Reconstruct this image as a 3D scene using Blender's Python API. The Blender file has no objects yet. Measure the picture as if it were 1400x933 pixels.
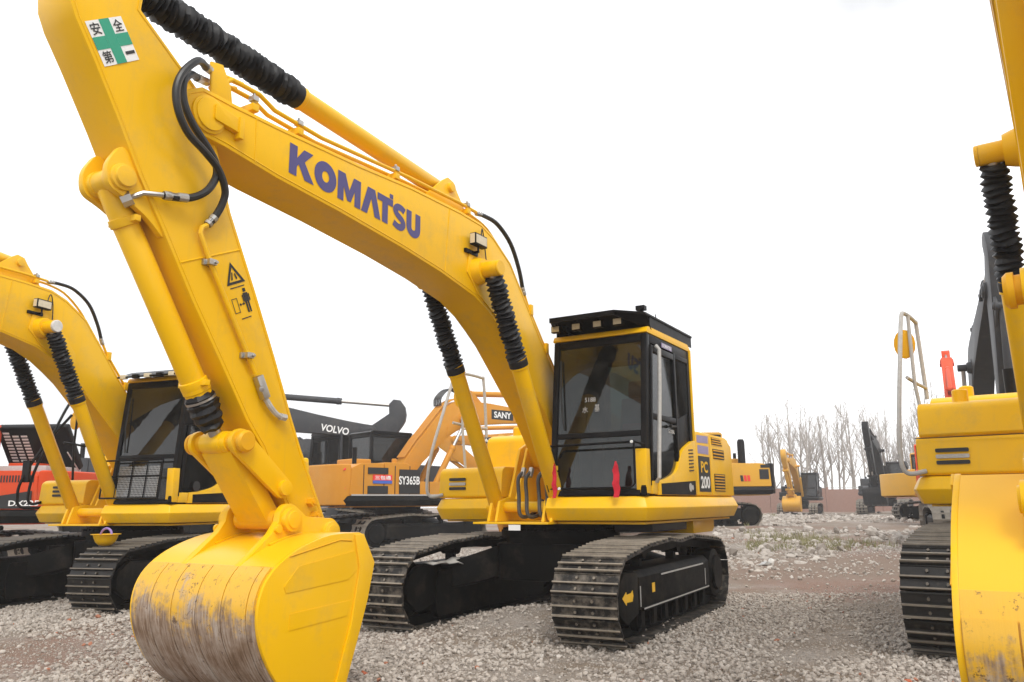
import bpy, bmesh, math, random
import numpy as np
from mathutils import Matrix, Vector
R = math.radians
random.seed(7)
scene = bpy.context.scene
col = scene.collection

# ---------------------------------------------------------------- camera
CAM = Vector((8.873, 4.12, 1.309))
YAW, PITCH, ROLL = R(208.185), R(11.496), R(-0.466)
fd = Vector((math.cos(YAW) * math.cos(PITCH), math.sin(YAW) * math.cos(PITCH), math.sin(PITCH)))
rt = Vector((math.sin(YAW), -math.cos(YAW), 0))
up = rt.cross(fd)
rt2 = math.cos(ROLL) * rt + math.sin(ROLL) * up
up2 = -math.sin(ROLL) * rt + math.cos(ROLL) * up
cam_data = bpy.data.cameras.new('camera')
cam_data.sensor_width = 36.0
cam_data.lens = 36.0 * 1091.9 / 1400
cam_data.clip_start = 0.05
cam_data.clip_end = 2000
cam = bpy.data.objects.new('camera', cam_data)
cam.matrix_world = Matrix.Translation(CAM) @ Matrix((rt2, up2, -fd)).transposed().to_4x4()
col.objects.link(cam)
scene.camera = cam

# ---------------------------------------------------------------- sky (overcast) and sun
SUN_EL, SUN_AZ = R(50), R(40)          # direction towards the sun, azimuth from +X
world = bpy.data.worlds.new('World')
scene.world = world
world.use_nodes = True
nt = world.node_tree
for n in list(nt.nodes):
    nt.nodes.remove(n)
sky = nt.nodes.new('ShaderNodeTexSky')
sky.sky_type = 'NISHITA'
sky.sun_disc = False
sky.sun_elevation = SUN_EL
sky.sun_rotation = math.pi / 2 - SUN_AZ
skys = nt.nodes.new('ShaderNodeVectorMath'); skys.operation = 'SCALE'; skys.inputs['Scale'].default_value = 0.1
cloud = nt.nodes.new('ShaderNodeRGB'); cloud.outputs[0].default_value = (1.22, 1.23, 1.25, 1)
mixn = nt.nodes.new('ShaderNodeMix'); mixn.data_type = 'RGBA'; mixn.inputs['Factor'].default_value = 0.9
bgn = nt.nodes.new('ShaderNodeBackground'); bgn.inputs['Strength'].default_value = 1.0
wout = nt.nodes.new('ShaderNodeOutputWorld')
nt.links.new(sky.outputs[0], skys.inputs[0])
nt.links.new(skys.outputs[0], mixn.inputs['A'])
tcw = nt.nodes.new('ShaderNodeTexCoord')
cn = nt.nodes.new('ShaderNodeTexNoise'); cn.inputs['Scale'].default_value = 2.6; cn.inputs['Detail'].default_value = 5; cn.inputs['Roughness'].default_value = 0.5
nt.links.new(tcw.outputs['Generated'], cn.inputs['Vector'])
cr = nt.nodes.new('ShaderNodeMapRange'); cr.inputs['From Min'].default_value = 0.36; cr.inputs['From Max'].default_value = 0.58; cr.inputs['To Min'].default_value = 0.56; cr.inputs['To Max'].default_value = 1.08
nt.links.new(cn.outputs['Fac'], cr.inputs['Value'])
cs = nt.nodes.new('ShaderNodeVectorMath'); cs.operation = 'SCALE'
nt.links.new(cloud.outputs[0], cs.inputs[0]); nt.links.new(cr.outputs[0], cs.inputs['Scale'])
nt.links.new(cs.outputs[0], mixn.inputs['B'])
nt.links.new(mixn.outputs['Result'], bgn.inputs['Color'])
nt.links.new(bgn.outputs[0], wout.inputs['Surface'])
sun_data = bpy.data.lights.new('sun', 'SUN')
sun_data.energy = 1.5
sun_data.angle = R(18)
sun_data.color = (1.0, 0.97, 0.92)
sun = bpy.data.objects.new('sun', sun_data)
sdir = Vector((math.cos(SUN_EL) * math.cos(SUN_AZ), math.cos(SUN_EL) * math.sin(SUN_AZ), math.sin(SUN_EL)))
sun.rotation_euler = sdir.to_track_quat('Z', 'Y').to_euler()
col.objects.link(sun)
vs = scene.view_settings
vs.view_transform = 'Standard'
vs.look = 'None'
vs.exposure = 0.45
vs.gamma = 1.0
vs.use_curve_mapping = False
scene.render.engine = 'CYCLES'
scene.cycles.use_denoising = True
scene.cycles.max_bounces = 8
scene.cycles.volume_bounces = 2
scene.cycles.transparent_max_bounces = 12

# ---------------------------------------------------------------- materials
MATS = {}
def nodes_of(name):
    m = bpy.data.materials.new(name)
    m.use_nodes = True
    t = m.node_tree
    b = t.nodes['Principled BSDF']
    MATS[name] = m
    return m, t, b
def link(t, a, b):
    t.links.new(a, b)
def tex_noise(t, scale, detail=4, rough=0.6, coord='Object', stretch=None, off=None):
    tc = t.nodes.new('ShaderNodeTexCoord')
    src = tc.outputs[coord]
    if stretch:
        mp = t.nodes.new('ShaderNodeMapping')
        mp.inputs['Scale'].default_value = stretch
        if off:
            mp.inputs['Rotation'].default_value = off
        link(t, src, mp.inputs['Vector']); src = mp.outputs[0]
    n = t.nodes.new('ShaderNodeTexNoise')
    n.inputs['Scale'].default_value = scale
    n.inputs['Detail'].default_value = detail
    n.inputs['Roughness'].default_value = rough
    link(t, src, n.inputs['Vector'])
    return n.outputs['Fac']
def ramp(t, fac, stops):
    r = t.nodes.new('ShaderNodeValToRGB')
    el = r.color_ramp.elements
    while len(el) > 1:
        el.remove(el[-1])
    el[0].position = stops[0][0]; el[0].color = tuple(stops[0][1]) + (1,)
    for p, c in stops[1:]:
        e = el.new(p); e.color = tuple(c) + (1,)
    link(t, fac, r.inputs['Fac'])
    return r.outputs['Color']
def mix(t, fac, a, b, mode='MIX'):
    m = t.nodes.new('ShaderNodeMix'); m.data_type = 'RGBA'; m.blend_type = mode
    for s, v in (('Factor', fac), ('A', a), ('B', b)):
        inp = m.inputs[s] if s != 'Factor' else m.inputs['Factor']
        if isinstance(v, (int, float)):
            inp.default_value = v
        elif isinstance(v, tuple):
            inp.default_value = v + (1,) if len(v) == 3 else v
        else:
            link(t, v, inp)
    return m.outputs['Result']
def math_n(t, op, a, b=None, clamp=False):
    m = t.nodes.new('ShaderNodeMath'); m.operation = op; m.use_clamp = clamp
    for i, v in enumerate((a, b)):
        if v is None: continue
        if isinstance(v, (int, float)): m.inputs[i].default_value = v
        else: link(t, v, m.inputs[i])
    return m.outputs[0]
def bump(t, b, fac, strength, dist=0.01):
    n = t.nodes.new('ShaderNodeBump')
    n.inputs['Strength'].default_value = strength
    n.inputs['Distance'].default_value = dist
    link(t, fac, n.inputs['Height'])
    link(t, n.outputs[0], b.inputs['Normal'])
def paint(name, c, rough=0.38, dirt=0.25, dirtc=(0.28, 0.2, 0.1), spec=0.5, coat=0.0, scratch=0.0, dscale=2.2, grime=0.0):
    m, t, b = nodes_of(name)
    n1 = tex_noise(t, dscale, 8, 0.7)
    n2 = tex_noise(t, 26, 5, 0.7)
    n3 = tex_noise(t, 0.9, 3, 0.5)
    base = mix(t, math_n(t, 'MULTIPLY', n3, 0.35), c, tuple(min(1, v * 0.82) for v in c))
    f = ramp(t, n1, [(0.5, (0, 0, 0)), (0.74, (1, 1, 1))])
    f = math_n(t, 'MULTIPLY', f, dirt)
    f = math_n(t, 'MULTIPLY', f, n2, True)
    base = mix(t, f, base, dirtc)
    if scratch:
        n4 = tex_noise(t, 14, 10, 0.8)
        g = ramp(t, n4, [(0.66, (0, 0, 0)), (0.69, (1, 1, 1))])
        base = mix(t, math_n(t, 'MULTIPLY', g, scratch), base, (0.12, 0.07, 0.035))
    if grime:
        # pale dust film, run-down streaks and small chips
        st = tex_noise(t, 1.0, 7, 0.7, 'Object', (16, 16, 1.1))
        sf = ramp(t, st, [(0.56, (0, 0, 0)), (0.78, (1, 1, 1))])
        base = mix(t, math_n(t, 'MULTIPLY', sf, 0.22 * grime), base, (0.52, 0.33, 0.08))
        du = tex_noise(t, 0.55, 5, 0.65)
        df = ramp(t, du, [(0.48, (0, 0, 0)), (0.70, (1, 1, 1))])
        base = mix(t, math_n(t, 'MULTIPLY', df, 0.16 * grime), base, (0.86, 0.58, 0.16))
        ch = tex_noise(t, 30, 9, 0.8)
        cm = tex_noise(t, 1.7, 4, 0.6)
        cf = math_n(t, 'MULTIPLY', ramp(t, ch, [(0.675, (0, 0, 0)), (0.69, (1, 1, 1))]), ramp(t, cm, [(0.52, (0, 0, 0)), (0.62, (1, 1, 1))]))
        base = mix(t, math_n(t, 'MULTIPLY', cf, 0.55 * grime), base, (0.16, 0.08, 0.03))
    link(t, base, b.inputs['Base Color'])
    rr = math_n(t, 'MULTIPLY_ADD', n2, 0.18); t.nodes[-1].inputs[2].default_value = rough - 0.09
    link(t, rr, b.inputs['Roughness'])
    b.inputs['Specular IOR Level'].default_value = spec
    b.inputs['Coat Weight'].default_value = coat
    b.inputs['Coat Roughness'].default_value = 0.25
    n5 = tex_noise(t, 3.5, 3, 0.5)
    bump(t, b, n5, 0.12, 0.01)
    return m
def plain(name, c, rough=0.5, metal=0.0, var=0.25, scale=12.0, spec=0.5, bmp=0.0):
    m, t, b = nodes_of(name)
    n = tex_noise(t, scale, 6, 0.65)
    base = mix(t, n, tuple(v * (1 - var) for v in c), tuple(min(1, v * (1 + var)) for v in c))
    link(t, base, b.inputs['Base Color'])
    b.inputs['Roughness'].default_value = rough
    b.inputs['Metallic'].default_value = metal
    b.inputs['Specular IOR Level'].default_value = spec
    if bmp: bump(t, b, n, bmp, 0.004)
    return m
YEL = (0.86, 0.488, 0.0005)
paint('yellow', YEL, 0.34, 0.65, dirtc=(0.34, 0.24, 0.10), spec=0.26, grime=1.3)
paint('yellow_worn', (0.78, 0.39, 0.004), 0.45, 0.5, spec=0.25, scratch=0.35)
paint('yellow_far', (0.72, 0.37, 0.015), 0.45, 0.5, dscale=1.2)
paint('cat_yellow', (0.66, 0.34, 0.02), 0.45, 0.5, dscale=1.2)
paint('orange', (0.58, 0.245, 0.022), 0.42, 0.6, dscale=1.0, spec=0.2, grime=1.0)
paint('red', (0.62, 0.065, 0.015), 0.38, 0.4, spec=0.2)
paint('dark_grey', (0.042, 0.044, 0.049), 0.5, 0.4, spec=0.3, dirtc=(0.2, 0.18, 0.15))
paint('black_paint', (0.005, 0.005, 0.006), 0.40, 0.2, spec=0.13, dirtc=(0.12, 0.105, 0.085), dscale=3.0)
paint('frame_black', (0.005, 0.005, 0.005), 0.55, 0.4, spec=0.08, dirtc=(0.13, 0.105, 0.08), dscale=2.5)
plain('rubber', (0.010, 0.010, 0.011), 0.5, 0, 0.3, 20, 0.3, 0.3)
plain('hose', (0.012, 0.012, 0.012), 0.42, 0, 0.2, 40, 0.5, 0.2)
plain('hose_dusty', (0.06, 0.055, 0.05), 0.65, 0, 0.4, 30, 0.4, 0.2)
plain('steel', (0.45, 0.44, 0.42), 0.35, 0.9, 0.15)
plain('grey_wrap', (0.42, 0.41, 0.39), 0.6, 0, 0.35, 25)
plain('blue_ink', (0.065, 0.055, 0.19), 0.5, 0, 0.12, 6)
plain('white', (0.78, 0.78, 0.76), 0.5, 0, 0.06, 6)
plain('green', (0.02, 0.30, 0.18), 0.5, 0, 0.1, 6)
plain('black_ink', (0.012, 0.012, 0.012), 0.5, 0, 0.1, 6)
plain('red_cloth', (0.55, 0.012, 0.03), 0.8, 0, 0.25, 18)
plain('decal_red', (0.75, 0.04, 0.03), 0.5, 0, 0.1)
plain('decal_blue', (0.05, 0.12, 0.45), 0.5, 0, 0.1)
plain('label_violet', (0.30, 0.25, 0.42), 0.4, 0, 0.2, 20)
plain('interior', (0.02, 0.02, 0.022), 0.7, 0, 0.3, 9)
plain('lamp_glass', (0.62, 0.55, 0.40), 0.18, 0, 0.25, 30, 0.6)
plain('purple', (0.3, 0.2, 0.5), 0.6, 0, 0.2)
plain('film', (0.62, 0.61, 0.58), 0.45, 0, 0.3, 14)
plain('brick_red', (0.42, 0.12, 0.06), 0.85, 0, 0.3, 30, 0.3, 0.4)
plain('stone_pale', (0.62, 0.60, 0.56), 0.85, 0, 0.2, 25, 0.3, 0.4)
plain('bark', (0.37, 0.335, 0.30), 0.9, 0, 0.3, 8, 0.2)
plain('twig', (0.46, 0.42, 0.385), 0.9, 0, 0.3, 8, 0.2)
def glass(name, tint, gl=0.55):
    m = bpy.data.materials.new(name); m.use_nodes = True; MATS[name] = m
    t = m.node_tree; t.nodes.clear()
    o = t.nodes.new('ShaderNodeOutputMaterial')
    tr = t.nodes.new('ShaderNodeBsdfTransparent'); tr.inputs[0].default_value = tint + (1,)
    g = t.nodes.new('ShaderNodeBsdfGlossy'); g.inputs['Roughness'].default_value = 0.03
    g.inputs['Color'].default_value = (0.9, 0.9, 0.9, 1)
    fr = t.nodes.new('ShaderNodeFresnel'); fr.inputs['IOR'].default_value = 1.6
    n = tex_noise(t, 7, 6, 0.7)
    dn = t.nodes.new('ShaderNodeBsdfDiffuse'); dn.inputs[0].default_value = (0.3, 0.29, 0.27, 1)
    mx = t.nodes.new('ShaderNodeMixShader'); mx2 = t.nodes.new('ShaderNodeMixShader')
    f = math_n(t, 'MULTIPLY', fr.outputs[0], gl * 2, True)
    link(t, f, mx.inputs[0]); link(t, tr.outputs[0], mx.inputs[1]); link(t, g.outputs[0], mx.inputs[2])
    dd = ramp(t, n, [(0.45, (0.015, 0.015, 0.015)), (0.8, (0.1, 0.1, 0.1))])
    link(t, dd, mx2.inputs[0]); link(t, mx.outputs[0], mx2.inputs[1]); link(t, dn.outputs[0], mx2.inputs[2])
    link(t, mx2.outputs[0], o.inputs['Surface'])
    return m
glass('glass', (0.31, 0.37, 0.35), 0.5)
glass('glass_dark', (0.2, 0.22, 0.23), 0.4)
# track shoes: dark steel with pale worn grousers and dried mud
def shoe_mat(name, mud):
    m, t, b = nodes_of(name)
    tc = t.nodes.new('ShaderNodeTexCoord')
    oi = t.nodes.new('ShaderNodeObjectInfo')
    ad = t.nodes.new('ShaderNodeVectorMath'); ad.operation = 'ADD'
    sc = t.nodes.new('ShaderNodeVectorMath'); sc.operation = 'SCALE'; sc.inputs['Scale'].default_value = 17.0
    cb = t.nodes.new('ShaderNodeCombineXYZ')
    link(t, oi.outputs['Random'], cb.inputs[0]); link(t, oi.outputs['Random'], cb.inputs[1])
    link(t, cb.outputs[0], sc.inputs[0]); link(t, tc.outputs['Object'], ad.inputs[0]); link(t, sc.outputs[0], ad.inputs[1])
    def nz(s, d):
        n = t.nodes.new('ShaderNodeTexNoise'); n.inputs['Scale'].default_value = s; n.inputs['Detail'].default_value = d
        n.inputs['Roughness'].default_value = 0.7; link(t, ad.outputs[0], n.inputs['Vector']); return n.outputs['Fac']
    sx = t.nodes.new('ShaderNodeSeparateXYZ'); link(t, tc.outputs['Object'], sx.inputs[0])
    n1, n2 = nz(7, 7), nz(60, 4)
    tip = ramp(t, sx.outputs['Z'], [(0.024, (0, 0, 0)), (0.034, (1, 1, 1))])
    tipf = math_n(t, 'MULTIPLY', tip, math_n(t, 'ADD', n1, 0.25), True)
    mudf = ramp(t, n1, [(0.60 - mud * 0.18, (0, 0, 0)), (0.82 - mud * 0.18, (1, 1, 1))])
    c = mix(t, n2, (0.008, 0.008, 0.008), (0.022, 0.020, 0.018))
    c = mix(t, math_n(t, 'MULTIPLY', mudf, 0.25 + 0.65 * mud), c, (0.21, 0.18, 0.145))
    c = mix(t, math_n(t, 'MULTIPLY', tipf, 0.5 + 0.6 * mud, True), c, (0.36, 0.31, 0.245))
    link(t, c, b.inputs['Base Color'])
    b.inputs['Roughness'].default_value = 0.45
    b.inputs['Specular IOR Level'].default_value = 0.3
    bump(t, b, n2, 0.3, 0.004)
shoe_mat('shoe_muddy', 0.75)
shoe_mat('shoe_steel', 0.3)
shoe_mat('shoe_black', 0.12)
# worn bucket back
def bucket_mat():
    m, t, b = nodes_of('bucket_worn')
    tc = t.nodes.new('ShaderNodeTexCoord')
    uv = t.nodes.new('ShaderNodeAttribute'); uv.attribute_name = 'wear'
    sx = t.nodes.new('ShaderNodeSeparateXYZ'); link(t, uv.outputs['Vector'], sx.inputs[0])   # x: across, y: arc length, z unused
    n1 = tex_noise(t, 3.0, 9, 0.75)
    # streaks run along the arc
    cb = t.nodes.new('ShaderNodeCombineXYZ')
    link(t, math_n(t, 'MULTIPLY', sx.outputs['X'], 26), cb.inputs[0]); link(t, math_n(t, 'MULTIPLY', sx.outputs['Y'], 2.2), cb.inputs[1])
    ns = t.nodes.new('ShaderNodeTexNoise'); ns.inputs['Scale'].default_value = 1.0; ns.inputs['Detail'].default_value = 8; ns.inputs['Roughness'].default_value = 0.75
    link(t, cb.outputs[0], ns.inputs['Vector'])
    cb2 = t.nodes.new('ShaderNodeCombineXYZ')
    link(t, math_n(t, 'MULTIPLY', sx.outputs['X'], 70), cb2.inputs[0]); link(t, math_n(t, 'MULTIPLY', sx.outputs['Y'], 6), cb2.inputs[1])
    ns2 = t.nodes.new('ShaderNodeTexNoise'); ns2.inputs['Scale'].default_value = 1.0; ns2.inputs['Detail'].default_value = 6
    link(t, cb2.outputs[0], ns2.inputs['Vector'])
    yel = mix(t, tex_noise(t, 1.2, 3), YEL, (0.82, 0.42, 0.012))
    edge = math_n(t, 'SUBTRACT', sx.outputs['Y'], 0.80)                 # wear begins at a sharp line
    e1 = ramp(t, edge, [(0.0, (0, 0, 0)), (0.004, (1, 1, 1))])
    s = math_n(t, 'ADD', math_n(t, 'MULTIPLY', edge, 0.95), math_n(t, 'ADD', math_n(t, 'MULTIPLY', ns.outputs['Fac'], 0.55), math_n(t, 'MULTIPLY', n1, 1.25)))
    rust = ramp(t, math_n(t, 'MULTIPLY', s, 0.5), [(0.535, (0, 0, 0)), (0.63, (1, 1, 1))])
    n6 = tex_noise(t, 5.0, 6, 0.65)
    rcf = math_n(t, 'ADD', math_n(t, 'MULTIPLY', ns2.outputs['Fac'], 0.5), math_n(t, 'MULTIPLY', n6, 0.5))
    rc = ramp(t, rcf, [(0.30, (0.10, 0.055, 0.03)), (0.43, (0.22, 0.14, 0.085)), (0.53, (0.34, 0.26, 0.20)), (0.66, (0.48, 0.42, 0.36))])
    old = mix(t, n1, (0.80, 0.44, 0.006), (0.60, 0.345, 0.05))
    worn = mix(t, rust, old, rc)
    chips = ramp(t, tex_noise(t, 17, 8, 0.8), [(0.57, (0, 0, 0)), (0.60, (1, 1, 1))])
    chm = math_n(t, 'MULTIPLY', chips, ramp(t, n6, [(0.42, (0, 0, 0)), (0.56, (1, 1, 1))]))
    worn = mix(t, math_n(t, 'MULTIPLY', chm, 0.85), worn, (0.09, 0.045, 0.025))
    c = mix(t, e1, yel, worn)
    link(t, c, b.inputs['Base Color'])
    link(t, ramp(t, math_n(t, 'MULTIPLY', e1, rust), [(0, (0.36,) * 3), (1, (0.6,) * 3)]), b.inputs['Roughness'])
    bump(t, b, math_n(t, 'MULTIPLY', e1, ns2.outputs['Fac']), 0.35, 0.006)
bucket_mat()
# ground
def ground_mat():
    m, t, b = nodes_of('gravel_ground')
    big = tex_noise(t, 0.16, 5, 0.6)
    mid = tex_noise(t, 1.1, 6, 0.7)
    fine = tex_noise(t, 38, 8, 0.75)
    tc = t.nodes.new('ShaderNodeTexCoord')
    v = t.nodes.new('ShaderNodeTexVoronoi'); v.inputs['Scale'].default_value = 26
    link(t, tc.outputs['Object'], v.inputs['Vector'])
    dirt = mix(t, fine, (0.15, 0.115, 0.085), (0.30, 0.245, 0.19))
    peb = mix(t, v.outputs['Distance'], (0.42, 0.375, 0.33), (0.18, 0.155, 0.13))
    peb = mix(t, 0.5, peb, mix(t, fine, (0.22, 0.19, 0.165), (0.44, 0.395, 0.35)))
    c = mix(t, ramp(t, mid, [(0.40, (0, 0, 0)), (0.6, (1, 1, 1))]), dirt, peb)
    red = mix(t, fine, (0.17, 0.085, 0.06), (0.29, 0.16, 0.12))
    c = mix(t, math_n(t, 'MULTIPLY', ramp(t, big, [(0.50, (0, 0, 0)), (0.60, (1, 1, 1))]), 0.6), c, red)
    so = t.nodes.new('ShaderNodeAttribute'); so.attribute_name = 'soil'
    sf = math_n(t, 'MULTIPLY', so.outputs['Fac'], math_n(t, 'ADD', mid, 0.35), True)
    c = mix(t, sf, c, mix(t, fine, (0.13, 0.09, 0.066), (0.29, 0.215, 0.165)))
    link(t, c, b.inputs['Base Color'])
    b.inputs['Roughness'].default_value = 0.95
    b.inputs['Specular IOR Level'].default_value = 0.2
    h = math_n(t, 'SUBTRACT', fine, math_n(t, 'MULTIPLY', v.outputs['Distance'], 0.8))
    bump(t, b, h, 0.7, 0.03)
ground_mat()
def stone_mat():
    m, t, b = nodes_of('gravel_stone')
    a = t.nodes.new('ShaderNodeAttribute'); a.attribute_name = 'tint'
    f = a.outputs['Fac']
    c = ramp(t, f, [(0.0, (0.18, 0.155, 0.13)), (0.3, (0.36, 0.32, 0.28)), (0.62, (0.46, 0.415, 0.365)), (0.86, (0.55, 0.505, 0.45)), (0.955, (0.62, 0.585, 0.54)), (0.985, (0.36, 0.17, 0.10)), (1.0, (0.40, 0.15, 0.08))])
    n = tex_noise(t, 60, 4, 0.7)
    c = mix(t, math_n(t, 'MULTIPLY', n, 0.4), c, (0.27, 0.225, 0.19))
    link(t, c, b.inputs['Base Color'])
    b.inputs['Roughness'].default_value = 0.9
    b.inputs['Specular IOR Level'].default_value = 0.25
stone_mat()
def grass_mat():
    m, t, b = nodes_of('grass_blade')
    n = tex_noise(t, 2.0, 4)
    link(t, mix(t, n, (0.13, 0.14, 0.045), (0.30, 0.26, 0.13)), b.inputs['Base Color'])
    b.inputs['Roughness'].default_value = 0.8
grass_mat()
def wall_mat():
    m, t, b = nodes_of('brick_wall')
    tc = t.nodes.new('ShaderNodeTexCoord')
    mp = t.nodes.new('ShaderNodeMapping'); mp.inputs['Rotation'].default_value = (R(90), 0, 0)
    link(t, tc.outputs['Object'], mp.inputs['Vector'])
    br = t.nodes.new('ShaderNodeTexBrick'); br.inputs['Scale'].default_value = 4.0
    br.inputs['Color1'].default_value = (0.235, 0.098, 0.066, 1); br.inputs['Color2'].default_value = (0.28, 0.13, 0.09, 1)
    br.inputs['Mortar'].default_value = (0.33, 0.27, 0.23, 1)
    link(t, mp.outputs[0], br.inputs['Vector'])
    c = mix(t, math_n(t, 'MULTIPLY', tex_noise(t, 0.6, 6, 0.7), 0.45), br.outputs['Color'], (0.26, 0.2, 0.17))
    link(t, c, b.inputs['Base Color']); b.inputs['Roughness'].default_value = 0.95
wall_mat()

# ---------------------------------------------------------------- mesh helpers
I4 = Matrix.Identity(4)
class MB:
    def __init__(s):
        s.v = []; s.f = []
    def add(s, vs, fs, M=None):
        o = len(s.v)
        s.v += [tuple(M @ Vector(p)) for p in vs] if M else [tuple(p) for p in vs]
        s.f += [tuple(i + o for i in f) for f in fs]
        return s
    def box(s, x0, x1, y0, y1, z0, z1, M=None):
        vs = [(x, y, z) for x in (x0, x1) for y in (y0, y1) for z in (z0, z1)]
        return s.add(vs, [(0, 1, 3, 2), (4, 6, 7, 5), (0, 4, 5, 1), (2, 3, 7, 6), (0, 2, 6, 4), (1, 5, 7, 3)], M)
    def prism(s, prof, y0, y1, M=None):       # XZ outline along Y
        n = len(prof)
        a = sum(prof[i][0] * prof[(i + 1) % n][1] - prof[(i + 1) % n][0] * prof[i][1] for i in range(n))
        if a < 0: prof = prof[::-1]
        vs = [(x, y0, z) for x, z in prof] + [(x, y1, z) for x, z in prof]
        fs = [tuple(range(n)), tuple(range(2 * n - 1, n - 1, -1))]
        fs += [((i + 1) % n, i, i + n, (i + 1) % n + n) for i in range(n)]
        return s.add(vs, fs, M)
    def prismX(s, prof, x0, x1, M=None):      # YZ outline along X
        return s.prism([(y, z) for y, z in prof], x0, x1, (M or I4) @ Matrix(((0, 1, 0, 0), (1, 0, 0, 0), (0, 0, 1, 0), (0, 0, 0, 1))))
    def prismZ(s, prof, z0, z1, M=None):      # XY outline along Z
        return s.prism(prof, z0, z1, (M or I4) @ Matrix(((1, 0, 0, 0), (0, 0, 1, 0), (0, 1, 0, 0), (0, 0, 0, 1))))
    def rings(s, rings, closed=True, cap=True, M=None):
        n = len(rings[0]); vs = [p for r in rings for p in r]; fs = []
        for k in range(len(rings) - 1):
            for i in range(n if closed else n - 1):
                j = (i + 1) % n
                fs.append((k * n + i, k * n + j, (k + 1) * n + j, (k + 1) * n + i))
        if cap and closed:
            fs.append(tuple(range(n - 1, -1, -1))); fs.append(tuple(range((len(rings) - 1) * n, len(rings) * n)))
        return s.add(vs, fs, M)
    def lathe(s, p0, p1, prof, n=18, M=None):  # prof: (t along 0..1, radius)
        p0, p1 = Vector(p0), Vector(p1); ax = (p1 - p0).normalized()
        q = ax.orthogonal().normalized(); w = ax.cross(q)
        rs = []
        for t, r in prof:
            c = p0.lerp(p1, t)
            rs.append([c + (q * math.cos(2 * math.pi * i / n) + w * math.sin(2 * math.pi * i / n)) * r for i in range(n)])
        return s.rings(rs, True, True, M)
    def cyl(s, p0, p1, r, n=18, M=None, r1=None):
        return s.lathe(p0, p1, [(0, r), (1, r if r1 is None else r1)], n, M)
    def tube(s, path, r, n=8, M=None, smooth=0):
        P = [Vector(p) for p in path]
        if smooth: P = spline(P, smooth)
        rs = []; q = None
        for i, p in enumerate(P):
            tn = (P[min(i + 1, len(P) - 1)] - P[max(i - 1, 0)]).normalized()
            if q is None: q = tn.orthogonal().normalized()
            q = (q - tn * q.dot(tn))
            q = q.normalized() if q.length > 1e-6 else tn.orthogonal().normalized()
            w = tn.cross(q)
            rr = r[i * (len(r) - 1) // max(1, len(P) - 1)] if isinstance(r, (list, tuple)) else r
            rs.append([p + (q * math.cos(2 * math.pi * k / n) + w * math.sin(2 * math.pi * k / n)) * rr for k in range(n)])
        return s.rings(rs, True, True, M)
    def bar(s, p0, p1, w, h, M=None, upv=(0, 0, 1)):   # rectangular bar
        p0, p1 = Vector(p0), Vector(p1); ax = (p1 - p0).normalized()
        u = Vector(upv); u = (u - ax * u.dot(ax))
        if u.length < 1e-4: u = ax.orthogonal()
        u.normalize(); w_ = ax.cross(u)
        rs = [[p + w_ * a * w / 2 + u * b_ * h / 2 for a, b_ in ((-1, -1), (1, -1), (1, 1), (-1, 1))] for p in (p0, p1)]
        return s.rings(rs, True, True, M)
    def mesh(s, name, bevel=0.0, ang=32, seg=2):
        me = bpy.data.meshes.new(name)
        me.from_pydata(s.v, [], s.f)
        bm = bmesh.new(); bm.from_mesh(me)
        bmesh.ops.recalc_face_normals(bm, faces=bm.faces)
        if bevel:
            es = [e for e in bm.edges if len(e.link_faces) == 2 and e.calc_face_angle(0) > R(28)]
            if es:
                bmesh.ops.bevel(bm, geom=es, offset=bevel, segments=seg, profile=0.6, affect='EDGES', clamp_overlap=True)
        bm.to_mesh(me); bm.free()
        for p in me.polygons: p.use_smooth = True
        me.set_sharp_from_angle(angle=R(ang))
        return me
    def build(s, name, mat, parent=None, T=None, bevel=0.0, ang=32, seg=2):
        if T is not None:
            s.v = [tuple(T @ Vector(p)) for p in s.v]
        me = s.mesh(name, bevel, ang, seg)
        me.materials.append(MATS[mat])
        o = bpy.data.objects.new(name, me); col.objects.link(o)
        if parent: o.parent = parent
        return o
def spline(P, k):
    out = []
    for i in range(len(P) - 1):
        a, b, c, d = P[max(i - 1, 0)], P[i], P[i + 1], P[min(i + 2, len(P) - 1)]
        for j in range(k):
            t = j / k
            out.append(0.5 * ((2 * b) + (c - a) * t + (2 * a - 5 * b + 4 * c - d) * t * t + (3 * b - a - 3 * c + d) * t ** 3))
    out.append(P[-1])
    return out
def sp2(pts, k=4):
    return [(v.x, v.y) for v in spline([Vector((a, b, 0)) for a, b in pts], k)]
def rounded(pts, r, n=4):                    # round the corners of a 2-D outline
    out = []
    m = len(pts)
    for i in range(m):
        p = Vector(pts[i]); a = Vector(pts[i - 1]) - p; b = Vector(pts[(i + 1) % m]) - p
        rr = min(r, a.length * 0.45, b.length * 0.45)
        a = p + a.normalized() * rr; b = p + b.normalized() * rr
        for k in range(n + 1):
            t = k / n
            q = a * (1 - t) ** 2 + p * 2 * t * (1 - t) + b * t * t
            out.append((q.x, q.y))
    return out
def tag(o, label=None, cat=None, group=None, kind=None):
    if label: o['label'] = label
    if cat: o['category'] = cat
    if group: o['group'] = group
    if kind: o['kind'] = kind
    return o
def empty(name, loc, rz=0):
    o = bpy.data.objects.new(name, None); col.objects.link(o)
    o.location = loc; o.rotation_euler = (0, 0, rz); o.empty_display_size = 0.3
    return o
_txt = {}
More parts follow.
